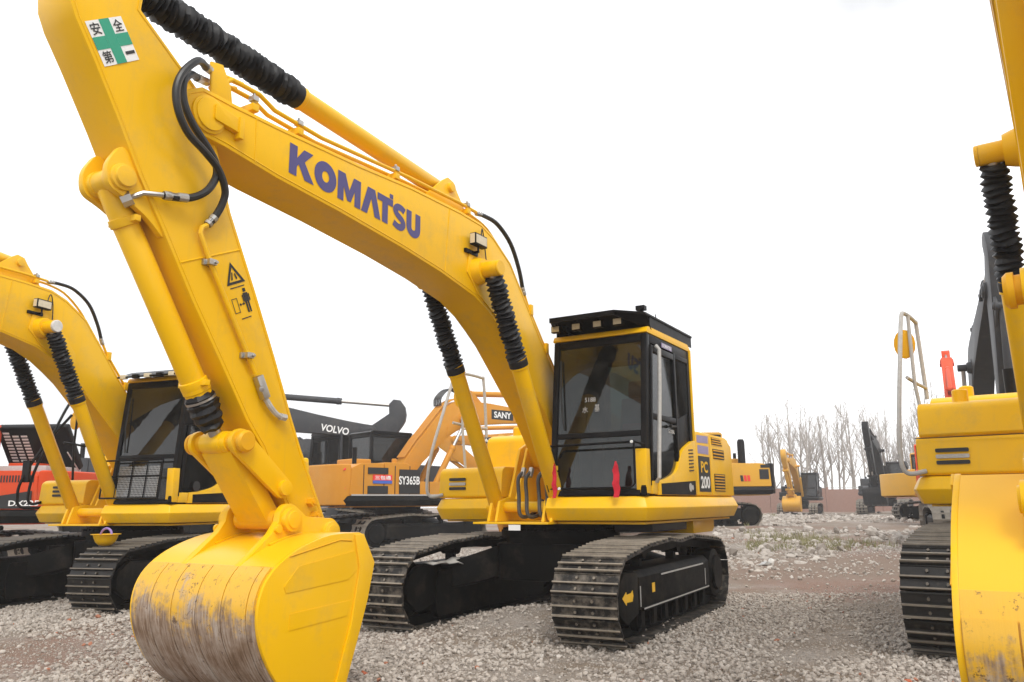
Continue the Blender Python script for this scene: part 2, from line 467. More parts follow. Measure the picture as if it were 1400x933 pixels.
def text_geo(s, offset=0.0, spacing=1.0):
    k = (s, offset, spacing)
    if k not in _txt:
        cu = bpy.data.curves.new('t', 'FONT'); cu.body = s; cu.offset = offset; cu.space_character = spacing
        cu.resolution_u = 3; cu.size = 1.0
        ob = bpy.data.objects.new('t', cu); col.objects.link(ob)
        dg = bpy.context.evaluated_depsgraph_get()
        me = bpy.data.meshes.new_from_object(ob.evaluated_get(dg))
        vs = [tuple(v.co) for v in me.vertices]; fs = [tuple(p.vertices) for p in me.polygons]
        bpy.data.objects.remove(ob); bpy.data.curves.remove(cu); bpy.data.meshes.remove(me)
        if vs:
            x0 = min(v[0] for v in vs); x1 = max(v[0] for v in vs); y0 = min(v[1] for v in vs); y1 = max(v[1] for v in vs)
            vs = [((v[0] - x0) / max(1e-6, x1 - x0), (v[1] - y0) / max(1e-6, y1 - y0), 0) for v in vs]
        _txt[k] = (vs, fs)
    return _txt[k]
def plane_M(o, right, upv, w, h):            # unit square -> plane
    r_, u_ = Vector(right).normalized(), Vector(upv).normalized()
    n_ = r_.cross(u_)
    M = Matrix((r_ * w, u_ * h, n_)).transposed().to_4x4(); M.translation = Vector(o)
    return M
def flat(parent, name, mat, geos, T=None):
    mb = MB()
    for vs, fs, M in geos: mb.add(vs, fs, M)
    return mb.build(name, mat, parent, T)
def KOMA():                                  # heavy slab lettering of the boom, unit cap height
    G = []
    def poly(x, pts): G.append(([(x + a, b, 0) for a, b in pts], [tuple(range(len(pts)))]))
    def strip(x, inner, outer):
        n = len(inner)
        G.append(([(x + a, b, 0) for a, b in inner + outer], [(i, i + 1, n + i + 1, n + i) for i in range(n - 1)]))
    poly(0, [(0, 0), (.30, 0), (.30, .33), (.37, .43), (.62, 0), (1.0, 0), (.60, .60), (.93, 1), (.56, 1), (.30, .62), (.30, 1), (0, 1)])
    a = [2 * math.pi * i / 28 for i in range(29)]
    strip(1.0, [(.47 + .15 * math.cos(t), .5 + .19 * math.sin(t)) for t in a], [(.47 + .47 * math.cos(t), .5 + .51 * math.sin(t)) for t in a])
    poly(2.0, [(0, 0), (.27, 0), (.27, .52), (.44, .08), (.60, .08), (.77, .52), (.77, 0), (1.05, 0), (1.05, 1), (.72, 1), (.525, .47), (.33, 1), (0, 1)])
    poly(3.08, [(0, 0), (.29, 0), (.48, .62), (.66, 0), (.96, 0), (.66, 1), (.30, 1)])
    poly(3.86, [(.25, 0), (.54, 0), (.54, .74), (.80, .74), (.80, 1), (.0, 1), (.0, .74), (.25, .74)])
    poly(4.46, [(0.02, 1.03), (.20, 1.03), (.20, 1.20), (.02, 1.20)])
    # S and U as thick strokes
    def stroke(x, path, w):
        P = [Vector((p[0], p[1], 0)) for p in path]; i_, o_ = [], []
        for k in range(len(P)):
            t_ = (P[min(k + 1, len(P) - 1)] - P[max(k - 1, 0)]).normalized(); n_ = Vector((-t_.y, t_.x, 0)) * w / 2
            i_.append((P[k].x + n_.x, P[k].y + n_.y)); o_.append((P[k].x - n_.x, P[k].y - n_.y))
        strip(x, i_, o_)
    sp = sp2([(.66, .80), (.50, .87), (.30, .86), (.17, .72), (.25, .58), (.42, .49), (.56, .40), (.60, .26), (.47, .13), (.28, .12), (.08, .20)], 5)
    stroke(4.62, sp, .25)
    stroke(5.38, [(.15, .98), (.15, .45)] + [(.40 - .25 * math.cos(t), .38 - .25 * math.sin(t)) for t in [math.pi * i / 12 for i in range(13)]] + [(.65, .45), (.65, .98)], .28)
    W = 6.18
    return G, W

# ---------------------------------------------------------------- track shoe
SH_W, SH_P = 0.64, 0.19
def shoe_mesh(name, w, pitch, mat):
    mb = MB(); h = pitch / 2
    g = [(-h - .006, -.006), (-h - .006, .012), (-h + .002, .042), (-h + .014, .042), (-h + .022, .012), (-.012, .008), (-.005, .040), (.007, .040), (.013, .008),
         (h - .014, .008), (h - .010, .016), (h - .003, .012), (h - .003, -.006)]
    mb.prism(g, -w / 2, w / 2)
    for sx in (-.052, .048):
        for sy in (-.085, .085):
            mb.cyl((sx, sy, .008), (sx, sy, .030), .014, 6)
    me = mb.mesh(name)
    me.materials.append(MATS[mat])
    return me
def hole_mesh():
    mb = MB()
    for sx in (-.05, .05):
        mb.box(sx - .018, sx + .018, -.045, .045, .008, .014)
    me = mb.mesh('mud_hole'); me.materials.append(MATS['black_ink']); return me
SHOES = {m: shoe_mesh('shoe', SH_W, SH_P, m) for m in ('shoe_muddy', 'shoe_steel', 'shoe_black')}
def track_path(xf, zf, rf, xr, zr, rr, ztop):
    P = []
    for i in range(13):                       # front idler
        a = -math.pi / 2 + math.pi * i / 12
        P.append((xf + rf * math.cos(a), zf + rf * math.sin(a)))
    P += [(xf - .55, ztop - .02), (.35, ztop + .01), (0, ztop - .02), (-.5, ztop + .01), (xr + .5, ztop - .03)]
    for i in range(13):
        a = math.pi / 2 + math.pi * i / 12
        P.append((xr + rr * math.cos(a), zr + rr * math.sin(a)))
    return P
def resample(P, n):
    P = P + [P[0]]
    L = [0]
    for a, b in zip(P, P[1:]): L.append(L[-1] + math.dist(a, b))
    out = []; k = 0
    for i in range(n):
        s = L[-1] * i / n
        while L[k + 1] < s: k += 1
        t = (s - L[k]) / max(1e-9, L[k + 1] - L[k])
        out.append(((P[k][0] * (1 - t) + P[k + 1][0] * t, P[k][1] * (1 - t) + P[k + 1][1] * t), math.atan2(P[k + 1][1] - P[k][1], P[k + 1][0] - P[k][0])))
    return out

GAUGE = 2.30
def build_track(root, side, shoe_mat, lod, sc=1.0, frame='frame_black', arrow=True, shoe_w=1.0):
    yc = side * GAUGE / 2 * sc
    T = Matrix.Diagonal((sc, sc, sc, 1))
    path = track_path(1.62, .425, .385, -1.62, .435, .395, .90)
    n = 46
    S = resample(path, n)
    # chain belt
    mb = MB(); K = resample(path, 92)
    for y0, y1 in ((-.13, -.07), (.07, .13)):
        rs = []
        for (x, z), a in K:
            nx, nz = math.sin(a), -math.cos(a)
            rs.append([(x - nx * .006, yc / sc + y0, z - nz * .006), (x - nx * .006, yc / sc + y1, z - nz * .006), (x - nx * .10, yc / sc + y1, z - nz * .10), (x - nx * .10, yc / sc + y0, z - nz * .10)])
        rs.append(rs[0]); mb.rings(rs, True, False)
    belt = mb.build('track', frame, root, T)
    if lod == 0:
        for i, ((x, z), a) in enumerate(S):
            o = bpy.data.objects.new('shoe', SHOES[shoe_mat]); col.objects.link(o); o.parent = belt
            # path runs anticlockwise in XZ (front up, then back); outward normal = right of travel
            X = Vector((math.cos(a), 0, math.sin(a))); Z = Vector((math.sin(a), 0, -math.cos(a))); Y = Z.cross(X)
            M = Matrix((X, Y, Z)).transposed().to_4x4(); M.translation = Vector((x, yc / sc, z))
            o.matrix_local = M @ Matrix.Diagonal((1, shoe_w, 1, 1))
    else:
        mb = MB(); Q = resample(path, n * 3); rs = []
        for i, ((x, z), a) in enumerate(Q):
            nx, nz = math.sin(a), -math.cos(a); r_ = .012 if i % 3 else -.035
            rs.append([(x - nx * .04, yc / sc - SH_W / 2, z - nz * .04), (x + nx * (-.03 - r_ + .01), yc / sc - SH_W / 2, z + nz * (-.03 - r_ + .01)), (x + nx * (-.03 - r_ + .01), yc / sc + SH_W / 2, z + nz * (-.03 - r_ + .01)), (x - nx * .04, yc / sc + SH_W / 2, z - nz * .04)])
        rs.append(rs[0]); mb.rings(rs, True, False)
        mb.build('shoe_belt', shoe_mat, belt, T)
    y = yc / sc; s = side
    # side frame: box with sloped top, outer face near the shoe edge
    mb = MB()
    mb.prismX([(y + s * .0, .30), (y + s * .25, .30), (y + s * .26, .31), (y + s * .26, .60), (y + s * .20, .66), (y - s * .16, .66), (y - s * .2, .58), (y - s * .2, .30)], -1.28, 1.28)
    mb.box(-1.2, 1.2, *sorted((y + s * .255, y + s * .275)), .285, .315)
    fr = mb.build('track_frame', frame, root, T, bevel=.012)
    if lod == 0:
        mb = MB(); mb.box(-1.19, 1.19, *sorted((y + s * .2755, y + s * .279)), .300, .313); mb.build('worn_edge_highlight', 'grey_wrap', fr, T)  # pale strips paint highlight lines along the frame's worn step edges
        for x in (1.245, -1.10):
            mb = MB(); mb.box(x - .008, x + .008, *sorted((y + s * .258, y + s * .264)), .33, .52); mb.build('worn_edge_highlight', 'grey_wrap', fr, T)
        mb = MB(); mb.box(-1.0, .6, *sorted((y + s * .262, y + s * .27)), .575, .59); mb.build('worn_edge_highlight', 'grey_wrap', fr, T)
    mb = MB()                                # idler yoke block at the front
    mb.prism(rounded([(1.29, .27), (1.62, .20), (1.84, .34), (1.84, .54), (1.64, .67), (1.29, .65)], .04), *sorted((y + s * .19, y + s * .255)))
    mb.build('idler_guard', frame, root, T, bevel=.008)
    mb = MB()
    mb.prism(rounded([(1.29, .27), (1.62, .20), (1.84, .34), (1.84, .54), (1.64, .67), (1.29, .65)], .04), *sorted((y - s * .25, y - s * .19)))
    mb.build('idler_guard', frame, root, T, bevel=.008)
    mb = MB(); mb.prism(rounded([(-1.30, .12), (1.30, .12), (1.34, .30), (1.30, .60), (-1.30, .60)], .05), *sorted((y - s * .275, y - s * .255))); mb.build('inner_shade_plate', frame, root, T, bevel=.006)  # added plate: blocks light behind the rollers so the inner side stays dark
    mb = MB()
    mb.lathe((1.62, y - .09, .425), (1.62, y + .09, .425), [(0, .1), (0, .29), (.1, .31), (.3, .31), (.31, .27), (.69, .27), (.7, .31), (.9, .31), (1, .29), (1, .1)], 28)
    mb.build('idler', frame, root, T)
    mb = MB()
    mb.cyl((-1.62, y - .04, .435), (-1.62, y + .04, .435), .33, 28)
    mb.lathe((-1.62, y + s * .04, .435), (-1.62, y + s * .29, .435), [(0, .29), (.80, .29), (.84, .27), (.86, .21), (1, .205)], 28)
    for k in range(21):
        a = 2 * math.pi * k / 21
        mb.bar((-1.62 + .30 * math.cos(a), y, .435 + .30 * math.sin(a)), (-1.62 + .375 * math.cos(a), y, .435 + .375 * math.sin(a)), .06, .045, None, (0, 1, 0))
    mb.box(-1.62, -1.15, y - .15, y + .15, .32, .56)
    mb.build('sprocket', frame, root, T)
    for k in range(7):
        x = 1.12 - k * .37
        mb = MB(); mb.lathe((x, y - .2, .17), (x, y + .2, .17), [(0, .06), (.0, .09), (.2, .09), (.22, .075), (.78, .075), (.8, .09), (1, .09), (1, .06)], 16)
        mb.box(x - .05, x + .05, y - .235, y - .2, .12, .31); mb.box(x - .05, x + .05, y + .2, y + .235, .12, .31)
        mb.build('roller', frame, root, T)
    for x in (.62, -.58):
        mb = MB(); mb.cyl((x, y - .1, .80), (x, y + .1, .80), .07, 16); mb.box(x - .04, x + .04, y - .05, y + .05, .64, .8)
        mb.build('carrier_roller', frame, root, T)
    if arrow:
        yy = y + s * .257
        f = [(1.44, .45), (1.47, .40), (1.62, .405), (1.63, .38), (1.73, .45), (1.63, .50), (1.62, .475), (1.50, .48), (1.46, .50)]
        mb = MB(); mb.prism(f, *sorted((yy, yy + s * .003))); mb.build('arrow_decal', 'yellow', root, T)
        mb = MB(); mb.prism([(.82, .43), (.90, .43), (.90, .52), (.82, .52)], *sorted((y + s * .262, y + s * .266))); mb.build('square_decal', 'yellow', root, T)

def build_undercarriage(root, shoe_mat, lod, sc=1.0, frame='frame_black', arrow=True, shoe_w=1.0):
    for side in (1, -1):
        build_track(root, side, shoe_mat, lod, sc, frame, arrow, shoe_w)
    T = Matrix.Diagonal((sc, sc, sc, 1))
    mb = MB()
    mb.prismZ(rounded([(.62, .52), (.62, -.52), (.2, -.72), (-.2, -.72), (-.62, -.52), (-.62, .52), (-.2, .72), (.2, .72)], .1), .46, .86)
    for sx in (1, -1):
        for sy in (1, -1):
            mb.add(*(lambda a, b: ([a[0], a[1], a[2], a[3], b[0], b[1], b[2], b[3]], [(0, 1, 2, 3), (7, 6, 5, 4), (0, 4, 5, 1), (1, 5, 6, 2), (2, 6, 7, 3), (3, 7, 4, 0)]))(
                [(sx * .2, sy * .5, .50), (sx * .62, sy * .5, .50), (sx * .62, sy * .5, .84), (sx * .2, sy * .5, .84)],
                [(sx * .62, sy * .98, .36), (sx * 1.12, sy * .98, .36), (sx * 1.12, sy * .98, .64), (sx * .62, sy * .98, .64)]))
    mb.build('centre_frame', frame, root, T, bevel=.015)
    mb = MB()
    mb.lathe((0, 0, .85), (0, 0, 1.10), [(0, .64), (.30, .64), (.31, .70), (.62, .70), (.63, .62), (1, .62)], 48)
    for k in range(36):
        a = 2 * math.pi * k / 36
        mb.cyl((.67 * math.cos(a), .67 * math.sin(a), .98), (.67 * math.cos(a), .67 * math.sin(a), 1.03), .015, 6)
    mb.build('swing_ring', frame, root, T)

# ---------------------------------------------------------------- boom, arm, bucket (coordinates of the front machine's pose)
YC = -0.06
FOOT, NOSE, TIP = Vector((-.02, 0, 1.88)), Vector((5.40, 0, 3.93)), Vector((4.16, 0, 1.10))
BOOM_TOP = [(5.20, 4.11), (4.80, 4.115), (3.89, 4.15), (3.17, 4.20), (2.36, 4.215), (1.97, 4.20), (1.72, 4.12), (1.37, 3.92), (1.08, 3.60), (.72, 3.20), (.42, 2.88), (-.05, 2.3)]
BOOM = [(5.60, 3.95), (5.58, 4.04), (5.46, 4.115)] + BOOM_TOP + [(-.2, 2.05), (-.22, 1.85), (-.08, 1.68), (.10, 1.74), (.62, 2.32), (1.07, 2.71), (1.42, 3.01), (1.63, 3.15), (1.83, 3.27), (2.1, 3.38), (2.68, 3.49), (3.28, 3.57), (4.09, 3.65), (4.77, 3.70), (5.25, 3.76), (5.45, 3.77), (5.56, 3.85)]
ARM = [(6.38, 4.28), (6.40, 4.45), (6.36, 4.66), (6.22, 4.84), (6.02, 4.86), (5.90, 4.72), (5.92, 4.45), (5.73, 4.31), (5.46, 4.11), (5.30, 3.83), (5.12, 3.33), (4.86, 2.81), (4.65, 2.37), (4.46, 1.95), (4.35, 1.72), (4.07, 1.20), (4.04, 1.08), (4.10, .99), (4.20, .98), (4.30, 1.06), (4.62, 1.52), (4.72, 1.70), (4.88, 1.89), (5.08, 2.19), (5.38, 2.63), (5.66, 3.08), (5.83, 3.34), (6.0, 3.64), (6.2, 3.97), (6.33, 4.17)]
BKT = [(4.20, 1.115), (4.45, 1.11), (4.62, 1.08), (4.80, 1.02), (4.94, .945), (5.04, .85), (5.09, .74), (5.10, .62), (5.075, .50), (5.02, .38), (4.93, .25), (4.80, .13), (4.62, .045), (4.45, .018), (4.28, .008)]
MOUTH = [(4.345, .03), (4.19, .43), (4.11, .65), (4.045, .90), (4.17, 1.105)]
def rotY(p, a):
    return Matrix.Translation(p) @ Matrix.Rotation(-a, 4, 'Y') @ Matrix.Translation(-p)   # positive = tip up
def bellows(mb, p0, p1, r, n):
    prof = []
    for i in range(n):
        w1, w2 = .06 * math.sin(i * 2.1 + n), .10 * math.sin(i * 3.7)
        prof += [((i + .02) / n, r * (.74 + w1)), ((i + .46 + w2) / n, r * (1.0 + .07 * math.sin(i * 1.3 + n))), ((i + .56 + w2) / n, r * (1 + .06 * math.sin(i * 1.7)))]
    prof.append((1, r * .8))
    k0 = len(mb.v)
    mb.lathe(p0, p1, prof, 22)
    rr_ = random.Random(n); ax = (Vector(p1) - Vector(p0)).normalized()
    for k in range(k0, len(mb.v)):            # slack, uneven folds
        j = (k - k0) % 22
        mb.v[k] = tuple(Vector(mb.v[k]) + ax * .010 * math.sin(j * 2 * math.pi / 22 * 2 + (k - k0) // 66) + Vector((rr_.uniform(-1, 1), rr_.uniform(-1, 1), rr_.uniform(-1, 1))) * r * .03)
    return mb
def cylinder(root, name, base, rod, rb, T=None, boot=0, boot_len=0.0, boot_mat='rubber', body='yellow', barrel_end=None, n=20, boot_k=1.2):
    """hydraulic cylinder from base pin to rod pin; boot = number of folds over the rod"""
    base, rod = Vector(base), Vector(rod); d = (rod - base); L = d.length; u = d / L
    e = barrel_end if barrel_end else L * .58
    mb = MB()
    mb.lathe(base + u * .02, base + u * e, [(0, rb * .8), (.02, rb), (.93, rb), (.935, rb * 1.13), (.965, rb * 1.13), (.97, rb * 1.06), (1, rb * 1.06)], 24)
    yv = Vector((0, 1, 0))
    mb.cyl(base - yv * rb * .9, base + yv * rb * .9, rb * .95, 18)
    o = mb.build(name, body, root, T, bevel=0)
    mb = MB(); mb.cyl(base + u * e, rod, rb * .55, 16); mb.build('rod', 'steel', o, T)
    mb = MB(); mb.cyl(rod - yv * rb * .95, rod + yv * rb * .95, rb * .95, 18); mb.build('rod_eye', body, o, T, bevel=.004)
    if boot:
        mb = MB(); bellows(mb, base + u * (e - .03), base + u * (e - .03 + boot_len), rb * boot_k, boot); mb.build('dust_boot', boot_mat, o, T, ang=20)
        mb = MB(); mb.lathe(base + u * (e - .10), base + u * (e - .02), [(0, rb * 1.1), (.1, rb * 1.17), (.9, rb * 1.17), (1, rb * 1.1)], 20); mb.build('boot_clamp', boot_mat, o, T)
    return o

def build_front(root, U, cfg):
    b = cfg.get('boom_mat', 'yellow'); lod = cfg.get('lod', 0)
    Tb = U @ rotY(FOOT, cfg.get('db', 0)); Ta = Tb @ rotY(NOSE, cfg.get('da', 0)); Tk = Ta @ rotY(TIP, cfg.get('dk', 0))
    iU = U.inverted()
    hb = .22
    mb = MB(); mb.prism(BOOM, YC - hb, YC + hb)
    boom = mb.build('boom', b, root, Tb, bevel=.014)
    mb = MB()
    mb.cyl((FOOT.x, YC - .34, FOOT.z), (FOOT.x, YC + .34, FOOT.z), .14, 24); mb.build('boom_foot_pin', b, root, Tb)
    # nose bosses, brackets, cylinder pin boss
    for s in (1, -1):
        y = YC + s * hb
        mb = MB(); mb.lathe((NOSE.x, y, NOSE.z), (NOSE.x, y + s * .035, NOSE.z), [(0, .135), (.5, .135), (.6, .115), (1, .115)], 28)
        mb.prism(rounded([(5.38, 3.90), (5.16, 3.88), (5.14, 3.98), (5.38, 4.02)], .02), *sorted((y + s * .004, y + s * .05)))
        mb.box(5.14, 5.18, *sorted((y, y + s * .06)), 3.84, 4.0)
        mb.build('nose_pin', b, boom, Tb, bevel=.006)
        mb = MB(); mb.lathe((2.06, y, 3.65), (2.06, y + s * .10, 3.65), [(0, .15), (.4, .14), (1, .12)], 24); mb.build('cylinder_boss', b, boom, Tb)
        mb = MB(); mb.prism([(1.45, 3.12), (2.05, 3.42), (2.25, 3.60), (2.22, 3.80), (2.05, 3.86), (1.85, 3.78), (1.5, 3.4)], *sorted((y, y + s * .012))); mb.build('boss_plate', b, boom, Tb, bevel=.005)
    # arm
    mb = MB(); mb.prism(ARM, YC - .17, YC + .17)
    arm = mb.build('arm', b, root, Ta, bevel=.014)
    for s in (1, -1):
        mb = MB(); y = YC + s * .17
        mb.prism(rounded([(5.95, 3.52), (6.04, 3.36), (6.02, 3.22), (5.90, 3.18), (5.74, 3.10), (5.60, 2.98), (5.84, 3.42)], .06), *sorted((YC + s * .10, YC + s * .15)))
        mb.lathe((5.93, YC + s * .06, 3.30), (5.93, YC + s * .20, 3.30), [(0, .085), (.8, .085), (.82, .066), (1, .066)], 20)
        mb.build('cylinder_lug', b, arm, Ta, bevel=.006)
        mb = MB(); mb.cyl((4.56, y - s * .02, 1.43), (4.56, y + s * .09, 1.43), .055, 16); mb.build('link_pin', b, arm, Ta, bevel=.005)
        mb = MB(); mb.cyl((4.16, y, 1.10), (4.16, y + s * .045, 1.10), .10, 20); mb.build('tip_boss', b, arm, Ta, bevel=.005)
        for bx, bz in ((4.245, 1.33), (4.20, 1.235)):
            mb = MB(); mb.cyl((bx, y, bz), (bx, y + s * .05, bz), .035, 6); mb.cyl((bx, y + s * .05, bz), (bx, y + s * .06, bz), .016, 10); mb.build('grease_bolt', 'yellow_worn' if b == 'yellow' else b, arm, Ta)
    if lod == 0:
        for s in (1, -1):
            weld_seam(boom, BOOM, .030, YC + s * .2205, b, Tb)
            weld_seam(arm, ARM, .026, YC + s * .1705, b, Ta)
            for x0, z0, x1, z1 in ((4.98, 3.745, 4.99, 4.085), (2.62, 3.50, 2.55, 4.185)):
                mb = MB(); mb.tube([(x0, YC + s * .2205, z0), (x1, YC + s * .2205, z1)], .006, 5); mb.build('weld_seam', b, boom, Tb)
            mb = MB(); mb.tube([(5.50, YC + s * .1705, 2.86), (5.02, YC + s * .1705, 3.08)], .006, 5); mb.build('weld_seam', b, arm, Ta)
    # arm cylinder on top of boom
    rodA = iU @ Ta @ Vector((6.06, YC, 4.70)); baseA = iU @ Tb @ Vector((2.42, YC, 4.46))
    cylinder(root, 'arm_cylinder', baseA, rodA, .088, U, 38 if lod == 0 else 0, (rodA - baseA).length * .42, 'rubber', b, (rodA - baseA).length * .57, boot_k=1.32)
    mb = MB()
    for s in (1, -1):
        mb.prism([(2.05, 4.19), (2.9, 4.19), (2.55, 4.5), (2.46, 4.56), (2.36, 4.54), (2.30, 4.46)], YC + s * .12 - .015, YC + s * .12 + .015)
    mb.cyl((2.42, YC - .17, 4.46), (2.42, YC + .17, 4.46), .05, 16)
    mb.build('arm_cylinder_bracket', b, boom, Tb, bevel=.005)
    # bucket cylinder and link
    rodB = iU @ Ta @ Vector((4.955, YC, 1.735)); baseB = iU @ Ta @ Vector((5.93, YC, 3.30))
    cb = cylinder(root, 'bucket_cylinder', baseB, rodB, .083, U, 0, 0, 'rubber', b, 1.50)
    if lod == 0:
        d = (rodB - baseB).normalized(); q0 = baseB + d * 1.47
        mb = MB(); mb.lathe(q0, q0 + d * .27, [(0, .088), (.08, .106), (.17, .09), (.26, .108), (.36, .094), (.46, .108), (.56, .09), (.68, .10), (.8, .082), (.9, .086), (1, .06)], 14)
        rw = random.Random(4); mb.v = [tuple(Vector(p) + Vector((rw.uniform(-1, 1), rw.uniform(-1, 1), rw.uniform(-1, 1))) * .008) for p in mb.v]
        mb.build('rod_wrap', 'rubber', cb, U, ang=15)
        mb = MB(); mb.lathe(q0 + d * .035, q0 + d * .05, [(0, .097), (0, .104), (1, .104), (1, .097)], 18); mb.build('wire', 'steel', cb, U)
        for f in (.17, .93):
            mb = MB(); p = baseB + d * 1.5 * f
            mb.lathe(p - d * .03, p + d * .03, [(0, .085), (.05, .095), (.95, .095), (1, .085)], 20)
            mb.bar(p + Vector((0, -.14, 0)), p + Vector((0, .14, 0)), .04, .04)
            mb.build('barrel_band', b, cb, U, bevel=.004)
    mb = MB()
    mb.cyl((4.955, YC - .25, 1.735), (4.955, YC + .25, 1.735), .062, 20)
    for s in (1, -1): mb.lathe((4.955, YC + s * .25, 1.735), (4.955, YC + s * .29, 1.735), [(0, .075), (.6, .075), (1, .06)], 20)
    mb.build('link_shaft', 'yellow_worn' if b == 'yellow' else b, root, Ta)
    for s in (1, -1):
        mb = MB()
        d = Vector((4.56 - 4.955, 0, 1.43 - 1.735)); L = d.length; u = d / L; w = Vector((-u.z, 0, u.x))
        prof = []
        for k in range(9):
            a = math.pi / 2 + math.pi * k / 8; prof.append((4.955 + .088 * (u.x * math.cos(a) + w.x * math.sin(a)), 1.735 + .088 * (u.z * math.cos(a) + w.z * math.sin(a))))
        for k in range(9):
            a = -math.pi / 2 + math.pi * k / 8; prof.append((4.56 + .075 * (u.x * math.cos(a) + w.x * math.sin(a)), 1.43 + .075 * (u.z * math.cos(a) + w.z * math.sin(a))))
        mb.prism(prof, *sorted((YC + s * .185, YC + s * .225))); mb.build('rocker', b, root, Ta, bevel=.005)
    pk = iU @ Tk @ Vector((4.56, YC, 1.21)); pl_ = iU @ Ta @ Vector((4.955, YC, 1.735))
    mb = MB(); d = (pk - pl_); u = d.normalized(); w = Vector((-u.z, 0, u.x))
    mb.bar(pl_ + u * .04, pk - u * .02, .30, .13, None, tuple(w)); mb.cyl(pl_ - Vector((0, .13, 0)), pl_ + Vector((0, .13, 0)), .075, 18)
    mb.build('bucket_link', b, root, U, bevel=.012)
    mb = MB(); mb.cyl(pk - Vector((0, .20, 0)), pk + Vector((0, .20, 0)), .068, 20); mb.build('link_sleeve', 'yellow_worn' if b == 'yellow' else b, root, U, bevel=.004)
    build_bucket(root, Tk, b, lod, cfg.get('wear', 0.0))
    return boom, arm, Tb, Ta, Tk

def weld_seam(parent, outline, d, y, mat, T):
    n = len(outline); pts = []
    a = sum(outline[i][0] * outline[(i + 1) % n][1] - outline[(i + 1) % n][0] * outline[i][1] for i in range(n))
    sg = 1 if a > 0 else -1
    for i in range(n):
        p0, p1, p2 = Vector(outline[i - 1]), Vector(outline[i]), Vector(outline[(i + 1) % n])
        e1, e2 = (p1 - p0).normalized(), (p2 - p1).normalized()
        nn = Vector((-(e1.y + e2.y), e1.x + e2.x)).normalized() * sg
        k = max(.6, nn.dot(Vector((-e1.y, e1.x)) * sg))
        q = p1 + nn * d / k
        pts.append((q.x, y, q.y))
    pts.append(pts[0])
    mb = MB(); mb.tube(pts, .0055, 5); return mb.build('weld_seam', mat, parent, T)

